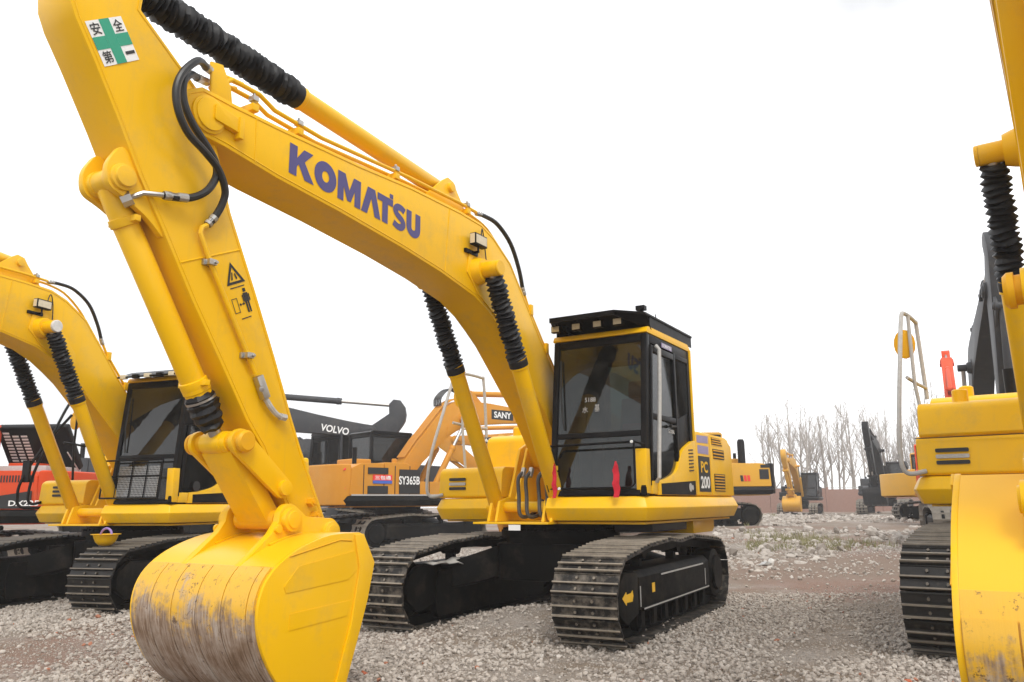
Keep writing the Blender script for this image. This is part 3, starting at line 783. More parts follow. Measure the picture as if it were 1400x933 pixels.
def build_bucket(root, Tk, b, lod, wear=0.0):
    Y0, Y1 = YC - .60, YC + .60
    P = sp2(BKT, 3)
    L = [0]
    for a, c in zip(P, P[1:]): L.append(L[-1] + math.dist(a, c))
    def inset(P, t):
        out = []
        for i in range(len(P)):
            a, c = P[max(i - 1, 0)], P[min(i + 1, len(P) - 1)]
            d = Vector((c[0] - a[0], c[1] - a[1])).normalized(); out.append((P[i][0] + d.y * t, P[i][1] - d.x * t))
        return out
    PI_, PO = inset(P, .022), P
    mb = MB(); rings = []
    for (a, c), (e, f) in zip(PO, PI_):
        rings.append([(a, Y0, c), (a, Y1, c), (e, Y1, f), (e, Y0, f)])
    mb.rings(rings)
    n_sheet = len(mb.v)
    o = mb.build('bucket', 'bucket_worn' if b == 'yellow' else b, root, None, ang=40)
    def put_wear(o):
        me = o.data
        at = me.attributes.new('wear', 'FLOAT_VECTOR', 'POINT')
        for i, v in enumerate(me.vertices):
            k = min(range(len(PO)), key=lambda j: (PO[j][0] - v.co.x) ** 2 + (PO[j][1] - v.co.z) ** 2)
            at.data[i].vector = (v.co.y, L[k] + wear, 0)
        me.transform(Tk)
    put_wear(o)
    # wear strips proud of the lower back sheet
    i0 = min(range(len(L)), key=lambda j: abs(L[j] - .80))
    for y0, y1 in ((Y0 + .005, Y0 + .20), (Y0 + .208, Y0 + .42), (Y0 + .428, Y0 + .66), (Y0 + .668, Y0 + .90), (Y0 + .908, Y0 + 1.13), (Y0 + 1.138, Y1 - .004)):
        m2 = MB(); PP = inset(PO, -.012); rs = []
        for k in range(i0, len(PO)):
            rs.append([(PO[k][0], y0, PO[k][1]), (PO[k][0], y1, PO[k][1]), (PP[k][0], y1, PP[k][1]), (PP[k][0], y0, PP[k][1])])
        m2.rings(rs); w = m2.build('wear_strip', 'bucket_worn' if b == 'yellow' else b, o, None, ang=40); put_wear(w)
    side = PO + MOUTH
    for s in (1, -1):
        y = YC + s * .60
        m2 = MB(); m2.prism(side, *sorted((y, y + s * .028)))
        sp_ = m2.build('side_plate', 'yellow' if b == 'yellow' else b, o, Tk, bevel=.004)
        yy = y + s * .028
        m2 = MB()
        m2.prism([(4.045, .90), (4.17, 1.105), (4.26, 1.10), (4.20, .88), (4.27, .52), (4.44, .05), (4.345, .03), (4.19, .43), (4.11, .65)], *sorted((yy, yy + s * .016)))
        m2.build('side_cutter', 'yellow' if b == 'yellow' else b, o, Tk, bevel=.004)
        m2 = MB(); m2.prism([(4.30, .80), (4.22, .86), (4.25, .99), (4.78, .92), (4.90, .80), (4.88, .76)], *sorted((yy, yy + s * .004)))
        m2.build('side_rib', 'yellow' if b == 'yellow' else b, o, Tk)
        m2 = MB(); m2.tube([(4.86 - .004 * k, yy, .985 - .0 * k) for k in range(1)] + [(4.40, yy, 1.07), (4.28, yy, 1.06)], .006, 5); m2.build('weld_seam', 'yellow_worn' if b == 'yellow' else b, o, Tk)
        m2 = MB(); m2.prism([(4.31, .56), (4.27, .66), (4.84, .63), (4.84, .53)], *sorted((yy, yy + s * .004)))
        m2.build('side_rib', 'yellow' if b == 'yellow' else b, o, Tk)
    # ears
    for y in (YC - .27, YC + .27):
        m2 = MB(); ear = [(5.00, .90), (4.86, 1.01), (4.72, 1.12), (4.66, 1.20)]
        ear += [(4.56 + .095 * math.cos(a), 1.225 + .095 * math.sin(a)) for a in [R(10 + 15 * k) for k in range(9)]]
        ear += [(4.40, 1.23), (4.26, 1.22)] + [(4.16 + .10 * math.cos(a), 1.115 + .10 * math.sin(a)) for a in [R(80 + 20 * k) for k in range(6)]] + [(4.2, 1.0), (4.6, .98)]
        m2.prism(ear, y - .03, y + .03)
        e = m2.build('ear', 'yellow' if b == 'yellow' else b, o, Tk, bevel=.006)
        s = 1 if y > YC else -1
        m2 = MB(); m2.lathe((4.56, y, 1.21), (4.56, y + s * .085, 1.21), [(0, .082), (.85, .082), (.86, .060), (1, .058)], 24)
        m2.build('pin', 'yellow' if b == 'yellow' else b, o, Tk, bevel=.004)
        m2 = MB(); m2.lathe((4.16, y, 1.11), (4.16, y + s * .07, 1.11), [(0, .08), (.9, .08), (.92, .055), (1, .055)], 20)
        m2.build('pin', 'yellow' if b == 'yellow' else b, o, Tk, bevel=.004)
        m2 = MB(); m2.cyl((4.67, y + s * .03, 1.15), (4.67, y + s * .055, 1.15), .03, 10)
        m2.build('pin_bolt', 'yellow' if b == 'yellow' else b, o, Tk, bevel=.004)
        m2 = MB(); yy = y
        a0 = [j for j in range(len(PO)) if L[j] < .60 and L[j] > .22]
        PP = inset(PO, -.012)
        m2.rings([[(PO[j][0], yy - .05, PO[j][1]), (PO[j][0], yy + .05, PO[j][1]), (PP[j][0], yy + .05, PP[j][1]), (PP[j][0], yy - .05, PP[j][1])] for j in a0])
        m2.build('ear_pad', 'yellow' if b == 'yellow' else b, o, Tk, bevel=.003)
    for k in range(5):                        # teeth
        y = Y0 + .06 + k * .27
        m2 = MB(); m2.prism([(4.55, .0), (4.55, .07), (4.35, .075), (4.08, .012), (4.08, .0)], y - .05, y + .05, None); m2.build('tooth', 'frame_black', o, Tk, bevel=.006)

# ---------------------------------------------------------------- cab
def pane(mb, pts, th, nrm):
    n = Vector(nrm).normalized() * th
    P = [Vector(p) for p in pts]
    mb.rings([[tuple(p) for p in P], [tuple(p + n) for p in P]])
    return mb
def build_cab(root, U, cfg):
    body = cfg.get('cab_body', cfg.get('body', 'yellow')); post = cfg.get('cab_mat', 'black_paint'); lod = cfg.get('lod', 0)
    y0, y1 = .30, 1.43; zb, zt = 1.38, 3.12
    xfb, xft, xr = .82, .64, -.76
    def fx(z): return xfb + (xft - xfb) * (z - zb) / (zt - zb)
    gl = 'glass_dark' if lod else 'glass'
    # frame posts
    mb = MB()
    for y, yy in ((y0, y0 + .07), (y1 - .07, y1)):
        mb.prism([(fx(zb), zb), (fx(zt), zt), (fx(zt) - .09, zt), (fx(zb) - .09, zb)], y, yy)
        mb.prism([(xr + .09, zb), (xr + .09, zt), (xr, zt), (xr, zb)], y, yy)
        mb.prism([(fx(zt) - .09, zt - .10), (fx(zt) - .09, zt), (xr + .09, zt), (xr + .09, zt - .10)], y, yy)
    mb.prism([(fx(zt), zt), (fx(zt - .09), zt - .09), (fx(zt - .09) - .07, zt - .09), (fx(zt) - .07, zt)], y0 + .07, y1 - .07)
    mb.prism([(fx(2.06), 2.06), (fx(2.0), 2.0), (fx(2.0) - .05, 2.0), (fx(2.06) - .05, 2.06)], y0 + .07, y1 - .07)
    mb.prism([(fx(1.44), 1.44), (fx(zb), zb), (fx(zb) - .07, zb), (fx(1.44) - .07, 1.44)], y0 + .07, y1 - .07)
    mb.box(xr, xr + .06, y0 + .07, y1 - .07, zb, 2.0); mb.box(xr, xr + .06, y0 + .07, y1 - .07, zt - .1, zt)
    mb.box(xr, xfb - .09, y0, y1 - .07, zb - .01, zb + .05)
    cabo = mb.build('cab', post, root, U, bevel=.012)
    # roof
    mb = MB()
    mb.prism(rounded([(fx(zt) + .02, zt + .003), (fx(zt) - .02, zt + .075), (xr + .06, zt + .085), (xr - .02, zt + .04), (xr - .02, zt + .003)], .03), y0 - .01, y1 + .008)
    mb.build('roof', body, cabo, U, bevel=.025, seg=3)
    # glazing
    mb = MB(); pane(mb, [(fx(2.06) - .02, y0 + .07, 2.06), (fx(2.06) - .02, y1 - .07, 2.06), (fx(zt - .09) - .02, y1 - .07, zt - .09), (fx(zt - .09) - .02, y0 + .07, zt - .09)], .006, (-1, 0, 0)); mb.build('windscreen', gl, cabo, U)
    mb = MB(); pane(mb, [(fx(1.44) - .02, y0 + .07, 1.44), (fx(1.44) - .02, y1 - .07, 1.44), (fx(2.0) - .02, y1 - .07, 2.0), (fx(2.0) - .02, y0 + .07, 2.0)], .006, (-1, 0, 0)); mb.build('lower_windscreen', gl, cabo, U)
    mb = MB(); mb.prism([(fx(zb + .05) - .09, zb + .05), (fx(zt - .1) - .09, zt - .1), (xr + .09, zt - .1), (xr + .09, zb + .05)], y0 + .03, y0 + .036); mb.build('side_window', gl, cabo, U)
    mb = MB(); mb.box(xr + .02, xr + .026, y0 + .07, y1 - .07, 2.0, zt - .1); mb.build('rear_window', gl, cabo, U)
    # left side: door frame, door glass, rear quarter glass, lower panels
    ys = y1
    mb = MB()
    dx0, dx1 = fx(2.2) - .10, -.16
    mb.prism([(fx(zb + .10) - .10, zb + .10), (fx(zb + .1) - .16, zb + .10), (fx(zt - .12) - .16, zt - .12), (fx(zt - .12) - .1, zt - .12)], ys - .06, ys + .012)
    mb.prism([(dx1, zb + .3), (dx1 - .055, zb + .3), (dx1 - .055, zt - .1), (dx1, zt - .1)], ys - .06, ys + .012)
    mb.prism([(fx(zt - .12) - .16, zt - .19), (fx(zt - .12) - .16, zt - .12), (dx1, zt - .12), (dx1, zt - .19)], ys - .06, ys + .012)
    mb.prism([(fx(2.22) - .16, 2.19), (fx(2.22) - .16, 2.25), (dx1, 2.25), (dx1, 2.19)], ys - .06, ys + .010)
    mb.prism([(dx1 - .055, zt - .16), (dx1 - .055, zt - .10), (xr + .09, zt - .10), (xr + .09, zt - .16)], ys - .06, ys + .006)
    mb.prism([(dx1 - .055, 1.80), (dx1 - .055, 2.24), (xr + .09, 2.36), (xr + .09, 1.9)], ys - .06, ys - .02)
    door = mb.build('door', post, cabo, U, bevel=.008)
    mb = MB(); mb.prism([(fx(2.25) - .16, 2.25), (fx(zt - .19) - .16, zt - .19), (dx1, zt - .19), (dx1, 2.25)], ys - .02, ys - .014); mb.build('door_window', gl, cabo, U)
    mb = MB(); mb.prism([(fx(1.55) - .16, 1.55), (fx(2.19) - .16, 2.19), (dx1, 2.19), (dx1, 1.55)], ys - .02, ys - .014); mb.build('door_lower_window', gl, cabo, U)
    mb = MB(); mb.prism([(dx1 - .055, 2.24), (dx1 - .055, zt - .16), (xr + .09, zt - .16), (xr + .09, 2.36)], ys - .018, ys - .012); mb.build('quarter_window', gl, cabo, U)
    mb = MB(); mb.bar((dx1 + .10, ys + .03, 2.15), (dx1 + .26, ys + .03, 2.14), .03, .02); mb.cyl((dx1 + .2, ys, 2.145), (dx1 + .2, ys + .03, 2.145), .02, 8); mb.build('door_handle', 'black_ink', cabo, U)
    # yellow curved lower panel with dark band
    pan = [(.52, zb + .005), (.50, 1.53)] + sp2([(.50, 1.53), (.32, 1.55), (.13, 1.585), (-.02, 1.63), (-.12, 1.70), (-.19, 1.80), (-.32, 1.90), (-.50, 1.97), (-.66, 2.02)], 3)[1:] + [(-.775, 2.035), (-.775, zb + .005)]
    mb = MB(); mb.prism(pan, ys - .03, ys + .02); mb.build('lower_panel', body, cabo, U, bevel=.006)
    if body == 'yellow':
        mb = MB(); mb.prism([(.44, zb + .01), (.44, 1.505), (-.70, 1.555), (-.70, zb + .01)], ys + .02, ys + .024); mb.build('dark_band', 'black_paint', cabo, U)
        for k in range(7):
            z = 1.66 + k * .04
            mb = MB(); mb.prism([(-.50, z), (-.50, z + .014), (-.66, z + .024), (-.66, z + .010)], ys + .02, ys + .026); mb.build('louvre', 'black_ink', cabo, U)
    mb = MB(); mb.box(fx(1.6) - .10, fx(1.6) + .012, y1 - .115, y1 + .006, zb + .02, 1.86); mb.build('corner_post', body, cabo, U, bevel=.01)
    mb = MB(); mb.box(fx(1.5) - .28, fx(1.5) - .115, y1 - .03, y1 + .015, zb + .015, 1.53); mb.build('step_panel', body, cabo, U, bevel=.01)
    mb = MB(); mb.prism([(xr + .012, 2.03), (xr + .012, zt + .03), (xr - .03, zt + .02), (xr - .03, 2.03)], y1 - .04, y1 + .02); mb.build('rear_post', body, cabo, U, bevel=.012)
    # interior
    mb = MB()
    mb.box(-.42, .06, .62, 1.12, 1.80, 1.94); mb.prism([(-.32, 1.92), (-.44, 1.92), (-.58, 2.55), (-.46, 2.57)], .64, 1.10)
    mb.prism([(-.52, 2.55), (-.42, 2.57), (-.46, 2.78), (-.55, 2.76)], .74, 1.0)
    mb.box(-.35, .0, .70, 1.04, zb, 1.80)
    seat = mb.build('seat', 'interior', cabo, U, bevel=.03)
    mb = MB(); mb.box(-.36, .09, .66, 1.08, 1.935, 1.96); mb.prism([(-.30, 1.95), (-.33, 1.95), (-.40, 2.25), (-.37, 2.25)], .68, 1.06); mb.build('seat_cover', 'red_cloth', cabo, U, bevel=.01)
    mb = MB(); mb.box(-.5, .30, .42, .58, zb, 2.05); mb.box(-.5, .30, 1.16, 1.30, zb, 2.02); mb.cyl((.22, .5, 2.05), (.26, .5, 2.32), .02); mb.cyl((.22, 1.23, 2.02), (.26, 1.23, 2.30), .02)
    mb.cyl((.45, .78, 1.42), (.42, .78, 1.95), .015); mb.cyl((.45, .95, 1.42), (.42, .95, 1.95), .015)
    mb.box(xr + .07, xr + .10, y0 + .07, y1 - .07, zb, 2.0)
    mb.build('console', 'interior', cabo, U, bevel=.01)
    mb = MB(); mb.box(.22, .30, .36, .46, 2.3, 2.48); mb.build('monitor', 'black_ink', cabo, U, bevel=.01)
    mb = MB(); mb.box(xr + .07, xft - .09, y0 + .07, y1 - .07, zt - .03, zt - .01); mb.build('headliner', 'interior', cabo, U)
    # wiper and right mirror
    mb = MB(); mb.tube([(fx(2.95) + .01, y0 + .10, 2.90), (fx(2.4) + .02, y0 + .12, 2.45), (fx(2.2) + .01, y0 + .16, 2.10)], .010, 6); mb.build('wiper', 'black_ink', cabo, U)
    return cabo, fx

def roof_guard(root, cabo, U):
    # falling-object guard with a sloping visor and chamfered corners
    top = [(.70, 3.345), (-.88, 3.36)]
    outl = [(.98, .42), (.98, 1.20), (.70, 1.45), (-.86, 1.45), (-.92, 1.38), (-.92, .36), (-.86, .30), (.70, .30)]
    mb = MB(); mb.prismZ(outl, 3.31, 3.335)
    g = mb.build('roof_guard', 'black_paint', cabo, U, bevel=.004)
    mb = MB()
    mb.prismX([(0, 0), (1, 0), (1, 1), (0, 1)], 0, 0) if False else None
    lip = [(.70, 1.45), (-.86, 1.45), (-.92, 1.38), (-.92, .36), (-.86, .30), (.70, .30)]
    def wallseg(a, b, z0, z1, t=.012):
        a, b = Vector((a[0], a[1], 0)), Vector((b[0], b[1], 0)); d = (b - a).normalized(); n = Vector((-d.y, d.x, 0)) * t
        mb.rings([[a + Vector((0, 0, z0)), b + Vector((0, 0, z0)), b + n + Vector((0, 0, z0)), a + n + Vector((0, 0, z0))], [a + Vector((0, 0, z1)), b + Vector((0, 0, z1)), b + n + Vector((0, 0, z1)), a + n + Vector((0, 0, z1))]])
    wallseg((.55, 1.437), (-.86, 1.437), 3.19, 3.312); wallseg((-.86, .31), (.60, .31), 3.19, 3.312)
    wallseg((-.905, 1.36), (-.905, .38), 3.19, 3.312)
    # chamfer cheeks and front lip
    mb.add([(.70, 1.449, 3.333), (.98, 1.199, 3.333), (.96, 1.19, 3.285), (.52, 1.445, 3.17), (.50, 1.43, 3.17), (.94, 1.18, 3.285)], [(0, 1, 2, 3), (5, 2, 3, 4)])
    mb.add([(.70, .301, 3.333), (.98, .421, 3.333), (.96, .43, 3.285), (.52, .305, 3.17)], [(0, 1, 2, 3)])
    mb.box(.965, .982, .42, 1.20, 3.28, 3.333)
    mb.build('guard_skirt', 'black_paint', cabo, U)
    mb = MB()
    for y in (.42, 1.32):
        mb = MB(); mb.box(-.75, .6, y - .02, y + .02, 3.25, 3.312)
        for x in (.45, -.2, -.7): mb.cyl((x, y, 3.18), (x, y, 3.312), .02, 8)
        mb.build('guard_stand', 'black_paint', cabo, U)
    mb = MB()
    mb.cyl((.62, 1.38, 3.335), (.62, 1.38, 3.39), .02); mb.box(.60, .68, 1.33, 1.43, 3.37, 3.42); mb.cyl((.25, 1.40, 3.335), (.25, 1.40, 3.40), .006, 6)
    mb.build('beacon', 'black_paint', cabo, U)
    for y in (.40, .66, .92, 1.16):
        mb = MB(); mb.box(.74, .80, y - .055, y + .055, 3.205, 3.285); mb.cyl((.77, y, 3.285), (.77, y, 3.312), .012, 8)
        l = mb.build('work_lamp', 'black_paint', cabo, U, bevel=.008)
        mb = MB(); mb.box(.80, .806, y - .046, y + .046, 3.214, 3.276); mb.build('lamp_lens', 'lamp_glass', cabo, U)

# ---------------------------------------------------------------- house
def build_house(root, U, cfg):
    body = cfg.get('body', 'yellow'); lod = cfg.get('lod', 0); low = cfg.get('skirt', body)
    # left skirt under the cab, right skirt under the tank
    sec = lambda y, s: [(y - s * .10, 1.375), (y - s * .02, 1.36), (y + s * .05, 1.255), (y - s * .02, 1.125), (y - s * .12, 1.11)]
    mb = MB()
    rings = []
    def ringpts(x, inx): return None
    # skirt runs along the left side and across the front as one folded rail
    def rail(path, closed=False):
        rs = []
        for (x, y, nx, ny) in path:
            rs.append([(x + nx * o, y + ny * o, z) for o, z in ((-.14, 1.375), (-.03, 1.372), (.0, 1.36), (.055, 1.255), (-.01, 1.125), (-.14, 1.11))])
        mb.rings(rs)
    q = .7071
    rail([(.86, .29, 1, 0), (.86, 1.27, 1, 0), (.80, 1.40, q, q), (.66, 1.46, 0, 1), (-2.25, 1.46, 0, 1), (-2.42, 1.40, -q, q), (-2.48, 1.25, -1, 0)])
    mb.build('deck_skirt', low, root, U, bevel=.008)
    mb = MB()
    rail([(.52, -.56, 1, 0), (.52, -1.30, 1, 0), (.46, -1.42, q, -q), (.32, -1.46, 0, -1), (-2.25, -1.46, 0, -1), (-2.42, -1.40, -q, -q), (-2.48, -1.25, -1, 0)])
    mb.build('right_skirt', low, root, U, bevel=.008)
    mb = MB(); mb.box(-2.35, .74, -.6, 1.36, 1.085, 1.108); mb.box(-2.35, .40, -1.36, -.6, 1.10, 1.12); mb.box(.74, .98, -.60, .36, 1.085, 1.108)
    mb.box(-2.3, .72, .30, 1.34, 1.34, 1.366); mb.box(-2.3, .39, -1.34, -.5, 1.34, 1.366)
    mb.build('deck', body, root, U, bevel=.004)
    mb = MB()                                  # boom foot plates and cylinder lugs
    for y in (YC - .42, YC - .32, YC + .28, YC + .38):
        mb.prism([(.88, 1.11), (.80, 1.34), (.60, 1.38), (.42, 1.36), (.16, 1.96), (.0, 2.03), (-.18, 2.0), (-.5, 1.5), (-1.4, 1.3), (-1.4, 1.11)], y, y + .035)
    mb.cyl((.68, YC - .52, 1.27), (.68, YC + .50, 1.27), .06, 16)
    mb.build('boom_bracket', body, root, U, bevel=.008)
    # right tank box and hood
    mb = MB()
    mb.prism(rounded([(.50, 1.378), (.47, 1.70), (.40, 1.745), (-.62, 1.745), (-.62, 1.378)], .04), -1.43, -.52)
    mb.build('tool_box', body, root, U, bevel=.03, seg=3)
    mb = MB()
    mb.prism(rounded([(-.60, 1.378), (-.60, 2.16), (-.72, 2.22), (-1.4, 2.22), (-1.4, 1.378)], .05), -1.42, -.50)
    mb.build('fuel_tank', body, root, U, bevel=.09, seg=4)
    mb = MB(); mb.lathe((-.9, -1.1, 2.2), (-.9, -1.1, 2.34), [(0, .07), (.9, .07), (1, .05)], 16); mb.build('filler_cap', body, root, U)
    mb = MB()                                  # engine hood across the rear
    mb.prism(rounded([(-.80, 1.378), (-.82, 2.10), (-.90, 2.16), (-2.10, 2.155), (-2.36, 2.06), (-2.40, 1.378)], .05), -.40, 1.425)
    mb.prism(rounded([(-1.42, 1.378), (-1.42, 2.20), (-2.10, 2.18), (-2.36, 2.06), (-2.40, 1.378)], .05), -1.42, -.40)
    mb.build('engine_hood', body, root, U, bevel=.03, seg=3)
    mb = MB(); mb.box(-1.70, -1.1, -.3, .5, 2.16, 2.36); mb.build('hood_top', body, root, U, bevel=.04, seg=3)
    mb = MB(); mb.cyl((-1.9, -.75, 2.15), (-1.9, -.75, 2.62), .06, 16); mb.build('exhaust_pipe', 'black_paint', root, U)
    # counterweight
    mb = MB()
    cw = [(-2.36, 1.40), (-2.36, -1.40)] + [(-2.40 - .40 * math.cos(a), -1.36 * math.sin(a)) for a in [R(75 - 150 * k / 12) for k in range(13)]]
    mb.prismZ(cw, 1.14, 2.16)
    mb.build('counterweight', cfg.get('cw_mat', body), root, U, bevel=.05, seg=3)
    if lod: 
        return
    # hoses at the boom foot
    if not cfg.get('hoses', True): return
    for k, y in enumerate((-.12, -.02, .14, .24)):
        mb = MB()
        mb.tube([(.66, y, 1.66), (.76, y - .01, 1.58), (.80, y + .02, 1.38), (.84, y + .05, 1.20), (.76, y + .08, 1.16), (.55, y + .10, 1.22), (.40, y + .1, 1.34)], .022, 8, None, 5)
        mb.build('boom_hose', 'hose_dusty', root, U)
        mb = MB(); mb.lathe((.64, y, 1.70), (.69, y, 1.60), [(0, .032), (1, .032)], 6); mb.build('hose_fitting', 'steel', root, U)
        if k > 1:
            mb = MB(); mb.tube([(.30, y, 1.86), (.44, y, 1.92), (.56, y, 1.86), (.64, y, 1.69)], .022, 8, None, 4); mb.build('boom_pipe', body, root, U)

def side_panels(root, U, cfg):
    """hood side details on the left"""
    ys = 1.425
    g = lambda pts, a, b: MB().prism(pts, a, b)
    g([(-.80, 1.39), (-.80, 2.13), (-1.37, 2.15), (-1.37, 1.39)], ys - .01, ys + .014).build('service_door', 'yellow', root, U, bevel=.006)
    g([(-1.385, 1.39), (-1.385, 2.15), (-2.08, 2.145), (-2.33, 2.04), (-2.36, 1.39)], ys - .01, ys + .014).build('hood_door', 'yellow', root, U, bevel=.006)
    ys += .014
    g([(-.88, 1.43), (-.88, 1.86), (-1.33, 1.86), (-1.33, 1.43)], ys, ys + .003).build('model_plate', 'black_ink', root, U)
    for pts in ([(-1.46, 2.03), (-1.44, 2.12), (-1.80, 2.12), (-1.92, 2.03)], [(-1.50, 1.85), (-1.48, 1.975), (-1.97, 1.975), (-1.98, 1.85)], [(-1.50, 1.44), (-1.50, 1.66), (-1.97, 1.66), (-1.95, 1.44)]):
        g(pts, ys, ys + .004).build('grille_recess', 'black_ink', root, U)
        z0, z1 = pts[0][1], pts[1][1]; x0 = max(p[0] for p in pts) ; x1 = min(p[0] for p in pts)
        n = max(3, int((z1 - z0) / .032))
        for k in range(n):
            z = z0 + (k + .5) * (z1 - z0) / n
            MB().box(x1 + .06, x0 - .01, ys + .004, ys + .016, z - .007, z + .007).build('grille_slat', 'yellow_worn', root, U)
    g([(-.86, 2.02), (-.86, 2.11), (-1.30, 2.12), (-1.30, 2.03)], ys, ys + .003).build('label', 'label_violet', root, U)
    g([(-.88, 1.89), (-.88, 1.99), (-1.30, 1.99), (-1.30, 1.89)], ys, ys + .003).build('label', 'label_violet', root, U)
    vs, fs = text_geo('PC', .03); flat(root, 'lettering', 'yellow', [(vs, fs, plane_M((-.96, ys + .006, 1.66), (-1, 0, 0), (0, 0, 1), .27, .14))], U)
    vs, fs = text_geo('200', .03); flat(root, 'lettering', 'white', [(vs, fs, plane_M((-.93, ys + .006, 1.47), (-1, 0, 0), (0, 0, 1), .36, .15))], U)

def handrail(root, U, mat='grey_wrap'):
    mb = MB()
    mb.tube([(.50, -1.36, 1.42), (.56, -1.50, 1.40), (.58, -1.55, 1.52), (.52, -1.54, 1.9), (.30, -1.52, 2.45), (.08, -1.50, 2.95), (-.02, -1.48, 3.02), (-.5, -1.46, 3.02), (-.58, -1.46, 2.95), (-.62, -1.44, 2.2)], .021, 8, None, 5)
    mb.build('handrail', mat, root, U)
    mb = MB(); mb.tube([(.10, -1.50, 2.35), (-.25, -1.46, 2.32), (-.60, -1.44, 2.32)], .018, 8)
    mb.tube([(-.05, -1.40, 1.74), (-.06, -1.46, 2.3), (-.08, -1.46, 3.0)], .018, 8)
    mb.build('handrail_brace', mat, root, U)
    mb = MB(); mb.prismX([(-1.52 + .10 * math.cos(a), 2.72 + .15 * math.sin(a)) for a in [2 * math.pi * k / 16 for k in range(16)]], -.12, -.08); mb.cyl((-.1, -1.50, 2.72), (-.1, -1.46, 2.60), .01, 6)
    mb.build('mirror', 'yellow_worn', root, U, bevel=.01)
# ================================================================ terrain
FH = np.array([math.cos(YAW), math.sin(YAW)]); RH = np.array([math.sin(YAW), -math.cos(YAW)])
CXY = np.array([CAM.x, CAM.y])
def from_uv(u, v):                            # lateral / forward metres as seen from where the photographer stood
    p = CXY + RH * u + FH * v
    return float(p[0]), float(p[1])
def sstep(a, b, x):
    t = np.clip((x - a) / (b - a), 0, 1); return t * t * (3 - 2 * t)
_rs = np.random.RandomState(3)
_wv = [(_rs.uniform(.5, 2.6), _rs.uniform(0, 6.28), _rs.uniform(0, 6.28)) for _ in range(14)]
def height(x, y):
    x = np.asarray(x, float); y = np.asarray(y, float)
    rx, ry = x - CXY[0], y - CXY[1]
    u = rx * RH[0] + ry * RH[1]; v = rx * FH[0] + ry * FH[1]
    ratio = u / np.maximum(v, 1)
    h = 0.34 * sstep(13, 30, v) * sstep(.10, .26, ratio)
    nz = np.zeros_like(x)
    for k, a, ph in _wv:
        nz = nz + np.sin(k * (x * math.cos(a) + y * math.sin(a)) + ph) / k
    h = h + nz * (0.004 + 0.014 * sstep(12, 22, v) * sstep(.2, .3, ratio)) * (1 - sstep(55, 90, v) * .5)
    # gravel banked up between the tracks and in front of them
    for bx, by, hh, rad in ((.95, .05, .13, .75), (.2, .1, .12, .8), (1.9, -.1, .06, .6), (2.6, -4.1, .07, .7), (2.3, -5.2, .12, .35)):
        h = h + hh * np.exp(-((x - bx) ** 2 + (y - by) ** 2) / rad ** 2)
    return h
us = np.concatenate([np.linspace(-300, -60, 12), np.linspace(-55, -16, 24), np.linspace(-15, 15, 121), np.linspace(16, 55, 60), np.linspace(60, 300, 12)])
vsq = np.concatenate([np.linspace(-30, 2, 10), np.linspace(3, 25, 111), np.linspace(25.6, 80, 80), np.linspace(90, 320, 12)])
UU, VV = np.meshgrid(us, vsq)
GX = CXY[0] + RH[0] * UU + FH[0] * VV; GY = CXY[1] + RH[1] * UU + FH[1] * VV
GZ = height(GX, GY)
nu, nv = len(us), len(vsq)
idx = np.arange(nu * nv).reshape(nv, nu)
quads = np.stack([idx[:-1, :-1], idx[:-1, 1:], idx[1:, 1:], idx[1:, :-1]], -1).reshape(-1, 4)
def np_mesh(name, verts, faces, mat):
    me = bpy.data.meshes.new(name)
    k = faces.shape[1]
    me.vertices.add(len(verts)); me.vertices.foreach_set('co', verts.astype(np.float32).ravel())
    me.loops.add(faces.size); me.loops.foreach_set('vertex_index', faces.astype(np.int32).ravel())
    me.polygons.add(len(faces)); me.polygons.foreach_set('loop_start', (np.arange(len(faces)) * k).astype(np.int32))
    me.update(calc_edges=True); me.validate()
    me.materials.append(MATS[mat])
    o = bpy.data.objects.new(name, me); col.objects.link(o)
    return o
ground = np_mesh('ground', np.stack([GX.ravel(), GY.ravel(), GZ.ravel()], 1), quads, 'gravel_ground')
ground.data.polygons.foreach_set('use_smooth', [True] * len(ground.data.polygons))
tag(ground, 'grey gravel and dirt yard', None, None, 'structure')
def pnoise(x, y, s, seed):
    r = np.random.RandomState(seed); out = np.zeros_like(x)
    for k in range(7):
        a, p_, f = r.uniform(0, 6.28), r.uniform(0, 6.28), s * r.uniform(.6, 1.9)
        out += np.sin(f * (x * math.cos(a) + y * math.sin(a)) + p_)
    return out / 7 ** .5
def soil_at(x, y):
    rx, ry = x - CXY[0], y - CXY[1]
    u = rx * RH[0] + ry * RH[1]; v = rx * FH[0] + ry * FH[1]
    lane = sstep(13.2, 14.6, v + .6 * pnoise(x, y, .6, 61)) * (1 - sstep(18.0, 20.5, v + .8 * pnoise(x, y, .5, 62))) * sstep(.17, .24, u / np.maximum(v, 1))
    far = .6 * sstep(.1, .5, pnoise(x, y, .28, 63)) * sstep(20, 24, v)
    return np.clip(lane + far, 0, 1)
_sa = ground.data.attributes.new('soil', 'FLOAT', 'POINT')
_sa.data.foreach_set('value', soil_at(GX.ravel(), GY.ravel()).astype(np.float32))


